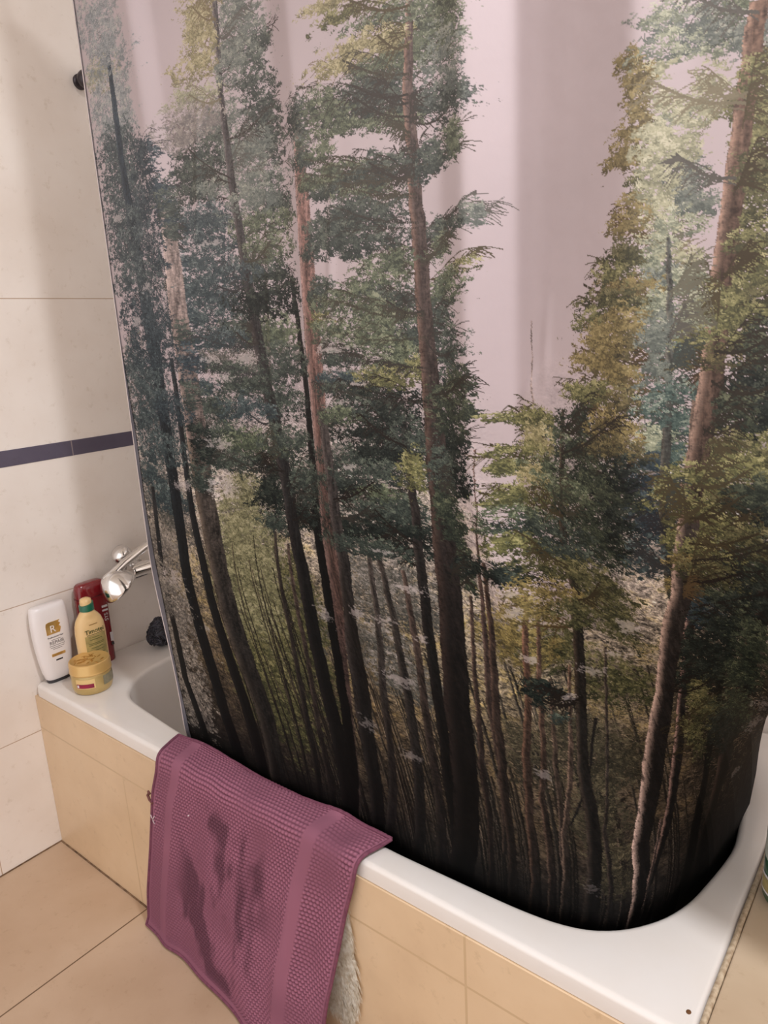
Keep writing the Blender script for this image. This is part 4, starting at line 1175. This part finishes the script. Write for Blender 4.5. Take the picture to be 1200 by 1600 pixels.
# green bottle on the ledge at the right
t = thing('green_bottle', 'green and white bottle on the tiled ledge past the end of the bath', 'bottle', (1.7125, 0.306, H + 0.002))
green_b = new_mat('green_body', srgb((56, 92, 66)), 0.3, coat=0.3, noise=(14, srgb((40, 72, 52)), 0.8))
pale_b = new_mat('pale_body', srgb((196, 196, 184)), 0.35, noise=(10, srgb((178, 184, 168)), 0.8))
bm = bmesh.new(); lathe(bm, [(0.036, 0.0), (0.0415, 0.002), (0.0435, 0.007), (0.0435, 0.062), (0.0428, 0.070)], 48)
tag(obj('body', bm, green_b, t, True, 40), 'green lower half of the bottle')
bm = bmesh.new(); lathe(bm, [(0.0428, 0.069), (0.0436, 0.072), (0.0430, 0.120), (0.0405, 0.158), (0.034, 0.180), (0.022, 0.192), (0.014, 0.196)], 48)
tag(obj('sleeve', bm, pale_b, t, True, 50), 'pale upper half of the bottle')
bm = bmesh.new(); lathe(bm, [(0.0145, 0.193), (0.0160, 0.195), (0.0160, 0.218), (0.0145, 0.221), (0.0, 0.2215)], 32)
tag(obj('cap', bm, green_b, t, True, 40), 'green cap')
b = bmesh.new(); n = 14; rows = []
for z in (0.016, 0.046):
    rows.append([b.verts.new((0.0442 * math.cos(math.radians(a)), 0.0442 * math.sin(math.radians(a)), z)) for a in np.linspace(196, 246, n)])
for k in range(n - 1):
    b.faces.new((rows[0][k], rows[0][k + 1], rows[1][k + 1], rows[1][k]))
lb = obj('label', b, white_ink, t); lb['label'] = 'white-edged label'
b = bmesh.new(); rows = []
for z in (0.020, 0.042):
    rows.append([b.verts.new((0.0446 * math.cos(math.radians(a)), 0.0446 * math.sin(math.radians(a)), z)) for a in np.linspace(201, 241, n)])
for k in range(n - 1):
    b.faces.new((rows[0][k], rows[0][k + 1], rows[1][k + 1], rows[1][k]))
obj('label_panel', b, olive, lb)

# ---------------------------------------------------------------- shower fittings on the end wall
chrome = new_mat('chrome', (0.82, 0.81, 0.80, 1), 0.13, metal=1.0)
dark_metal = new_mat('dark_metal', srgb((70, 64, 68)), 0.35, metal=0.6)
t = thing('bath_mixer', 'chrome bath mixer tap on the end wall, half hidden by the curtain', 'tap', (0.0, 0.36, 0.712))
bm = bmesh.new(); tube(bm, [(0.058, -0.075, 0.0), (0.058, -0.070, 0.0), (0.058, 0.12, 0.0), (0.058, 0.135, 0.0)], [0.019, 0.0225, 0.0225, 0.020], 28)
obj('body', bm, chrome, t, True, 40)
for y in (-0.035, 0.095):
    bm = bmesh.new(); lathe(bm, [(0.031, 0.0005), (0.031, 0.006), (0.020, 0.011), (0.0155, 0.012), (0.0155, 0.052)], 32, axis_matrix((0, y, 0), (1, 0, 0)))
    obj('wall_flange', bm, chrome, t, True, 40)
bm = bmesh.new(); lathe(bm, [(0.016, -0.075), (0.016, -0.012), (0.0245, -0.006), (0.0275, 0.006), (0.0270, 0.018), (0.0225, 0.029), (0.013, 0.035), (0.0, 0.037)], 36, axis_matrix((0.050, -0.082, 0.046), (0.12, -0.62, 0.72)))
knob = obj('temperature_knob', bm, chrome, t, True, 50)
bm = bmesh.new(); tube(bm, [(0.066, 0.03, -0.018), (0.09, 0.03, -0.03), (0.14, 0.03, -0.038), (0.17, 0.03, -0.05)], [0.015, 0.015, 0.014, 0.013], 18)
obj('spout', bm, chrome, t, True, 50)

t = thing('hand_shower', 'chrome hand shower resting by the mixer, its domed head turned down', 'hand shower', (0.112, 0.212, 0.706))
ax = Vector((0.14, 0.62, -0.77)).normalized()
M_ = axis_matrix((0, 0, 0), ax)
bm = bmesh.new(); lathe(bm, [(0.004, -0.046), (0.014, -0.0445), (0.026, -0.038), (0.038, -0.025), (0.046, -0.011), (0.0500, -0.001), (0.0515, 0.004), (0.0505, 0.007), (0.047, 0.0075)], 56, M_)
head = obj('head', bm, chrome, t, True, 50)
bm = bmesh.new(); lathe(bm, [(0.0, 0.0065), (0.0465, 0.0065), (0.0465, 0.009), (0.040, 0.0105), (0.0, 0.011)], 40, M_)
tag(obj('spray_plate', bm, new_mat('spray_plate', srgb((86, 70, 72)), 0.3, metal=0.5), head, True, 40), 'dark spray plate')
bm = bmesh.new(); s0 = M_ @ Vector((0, 0, -0.034))
tube(bm, [s0 + Vector((0, -0.012, -0.004)), s0 + Vector((0.002, 0.012, 0.008)), s0 + Vector((0.004, 0.050, 0.030)), s0 + Vector((0.006, 0.10, 0.052)), s0 + Vector((0.008, 0.16, 0.075))], [0.010, 0.0125, 0.0115, 0.0120, 0.0110], 18)
obj('handle', bm, chrome, t, True, 50)

t = thing('shower_bracket', 'dark round shower bracket high on the end wall beside the curtain', 'bracket', (0.0, 0.372, 1.973))
bm = bmesh.new(); lathe(bm, [(0.018, 0.0004), (0.018, 0.006), (0.010, 0.010), (0.009, 0.03)], 28, axis_matrix((0, 0, 0), (1, 0, 0)))
obj('stem', bm, dark_metal, t, True, 40)
bm = bmesh.new(); lathe(bm, [(0.012, 0.022), (0.020, 0.024), (0.0215, 0.032), (0.019, 0.042), (0.010, 0.047), (0.0, 0.048)], 32, axis_matrix((0, 0, 0), (1, 0, 0)))
obj('knob', bm, dark_metal, t, True, 50)

# ---------------------------------------------------------------- black net sponge on the far rim
net_m = new_mat('black_net', srgb((40, 38, 44)), 0.55, noise=(90, srgb((84, 82, 92)), 0.9))
bm = bmesh.new()
rr_ = random.Random(4)
for k in range(150):
    a = rr_.random() * 6.283; el = rr_.uniform(-0.5, 1.5)
    d = Vector((math.cos(a) * math.cos(el), math.sin(a) * math.cos(el), math.sin(el)))
    c = Vector((d.x * 0.036, d.y * 0.040, 0.040 + d.z * (0.050 if d.z > 0 else 0.034))) * 0.92
    c.z = max(c.z, 0.009)
    if d.z > 0:
        c.x *= 1 - 0.35 * d.z; c.y *= 1 - 0.35 * d.z
    u_ = d.cross(Vector((rr_.uniform(-1, 1), rr_.uniform(-1, 1), rr_.uniform(-1, 1)))).normalized(); v_ = d.cross(u_)
    R_ = rr_.uniform(0.006, 0.011)
    p = [c + (u_ * math.cos(q) + v_ * math.sin(q)) * R_ * (1 + 0.3 * math.sin(3 * q)) + d * 0.004 * math.sin(2 * q + k) for q in np.linspace(0, 6.0, 14)]
    for q in p:
        q.z = max(q.z, 0.003)
    tube(bm, p, 0.0023, 5)
bmesh.ops.create_icosphere(bm, subdivisions=3, radius=0.034, matrix=Matrix.Translation((0, 0, 0.040)) @ Matrix.Diagonal((0.9, 1.0, 1.12, 1)))
sp = obj('net_sponge', bm, net_m, None, True)
sp.location = (0.095, 0.330, H)
tag(sp, 'crumpled black net sponge on the far corner of the bath rim', 'sponge')
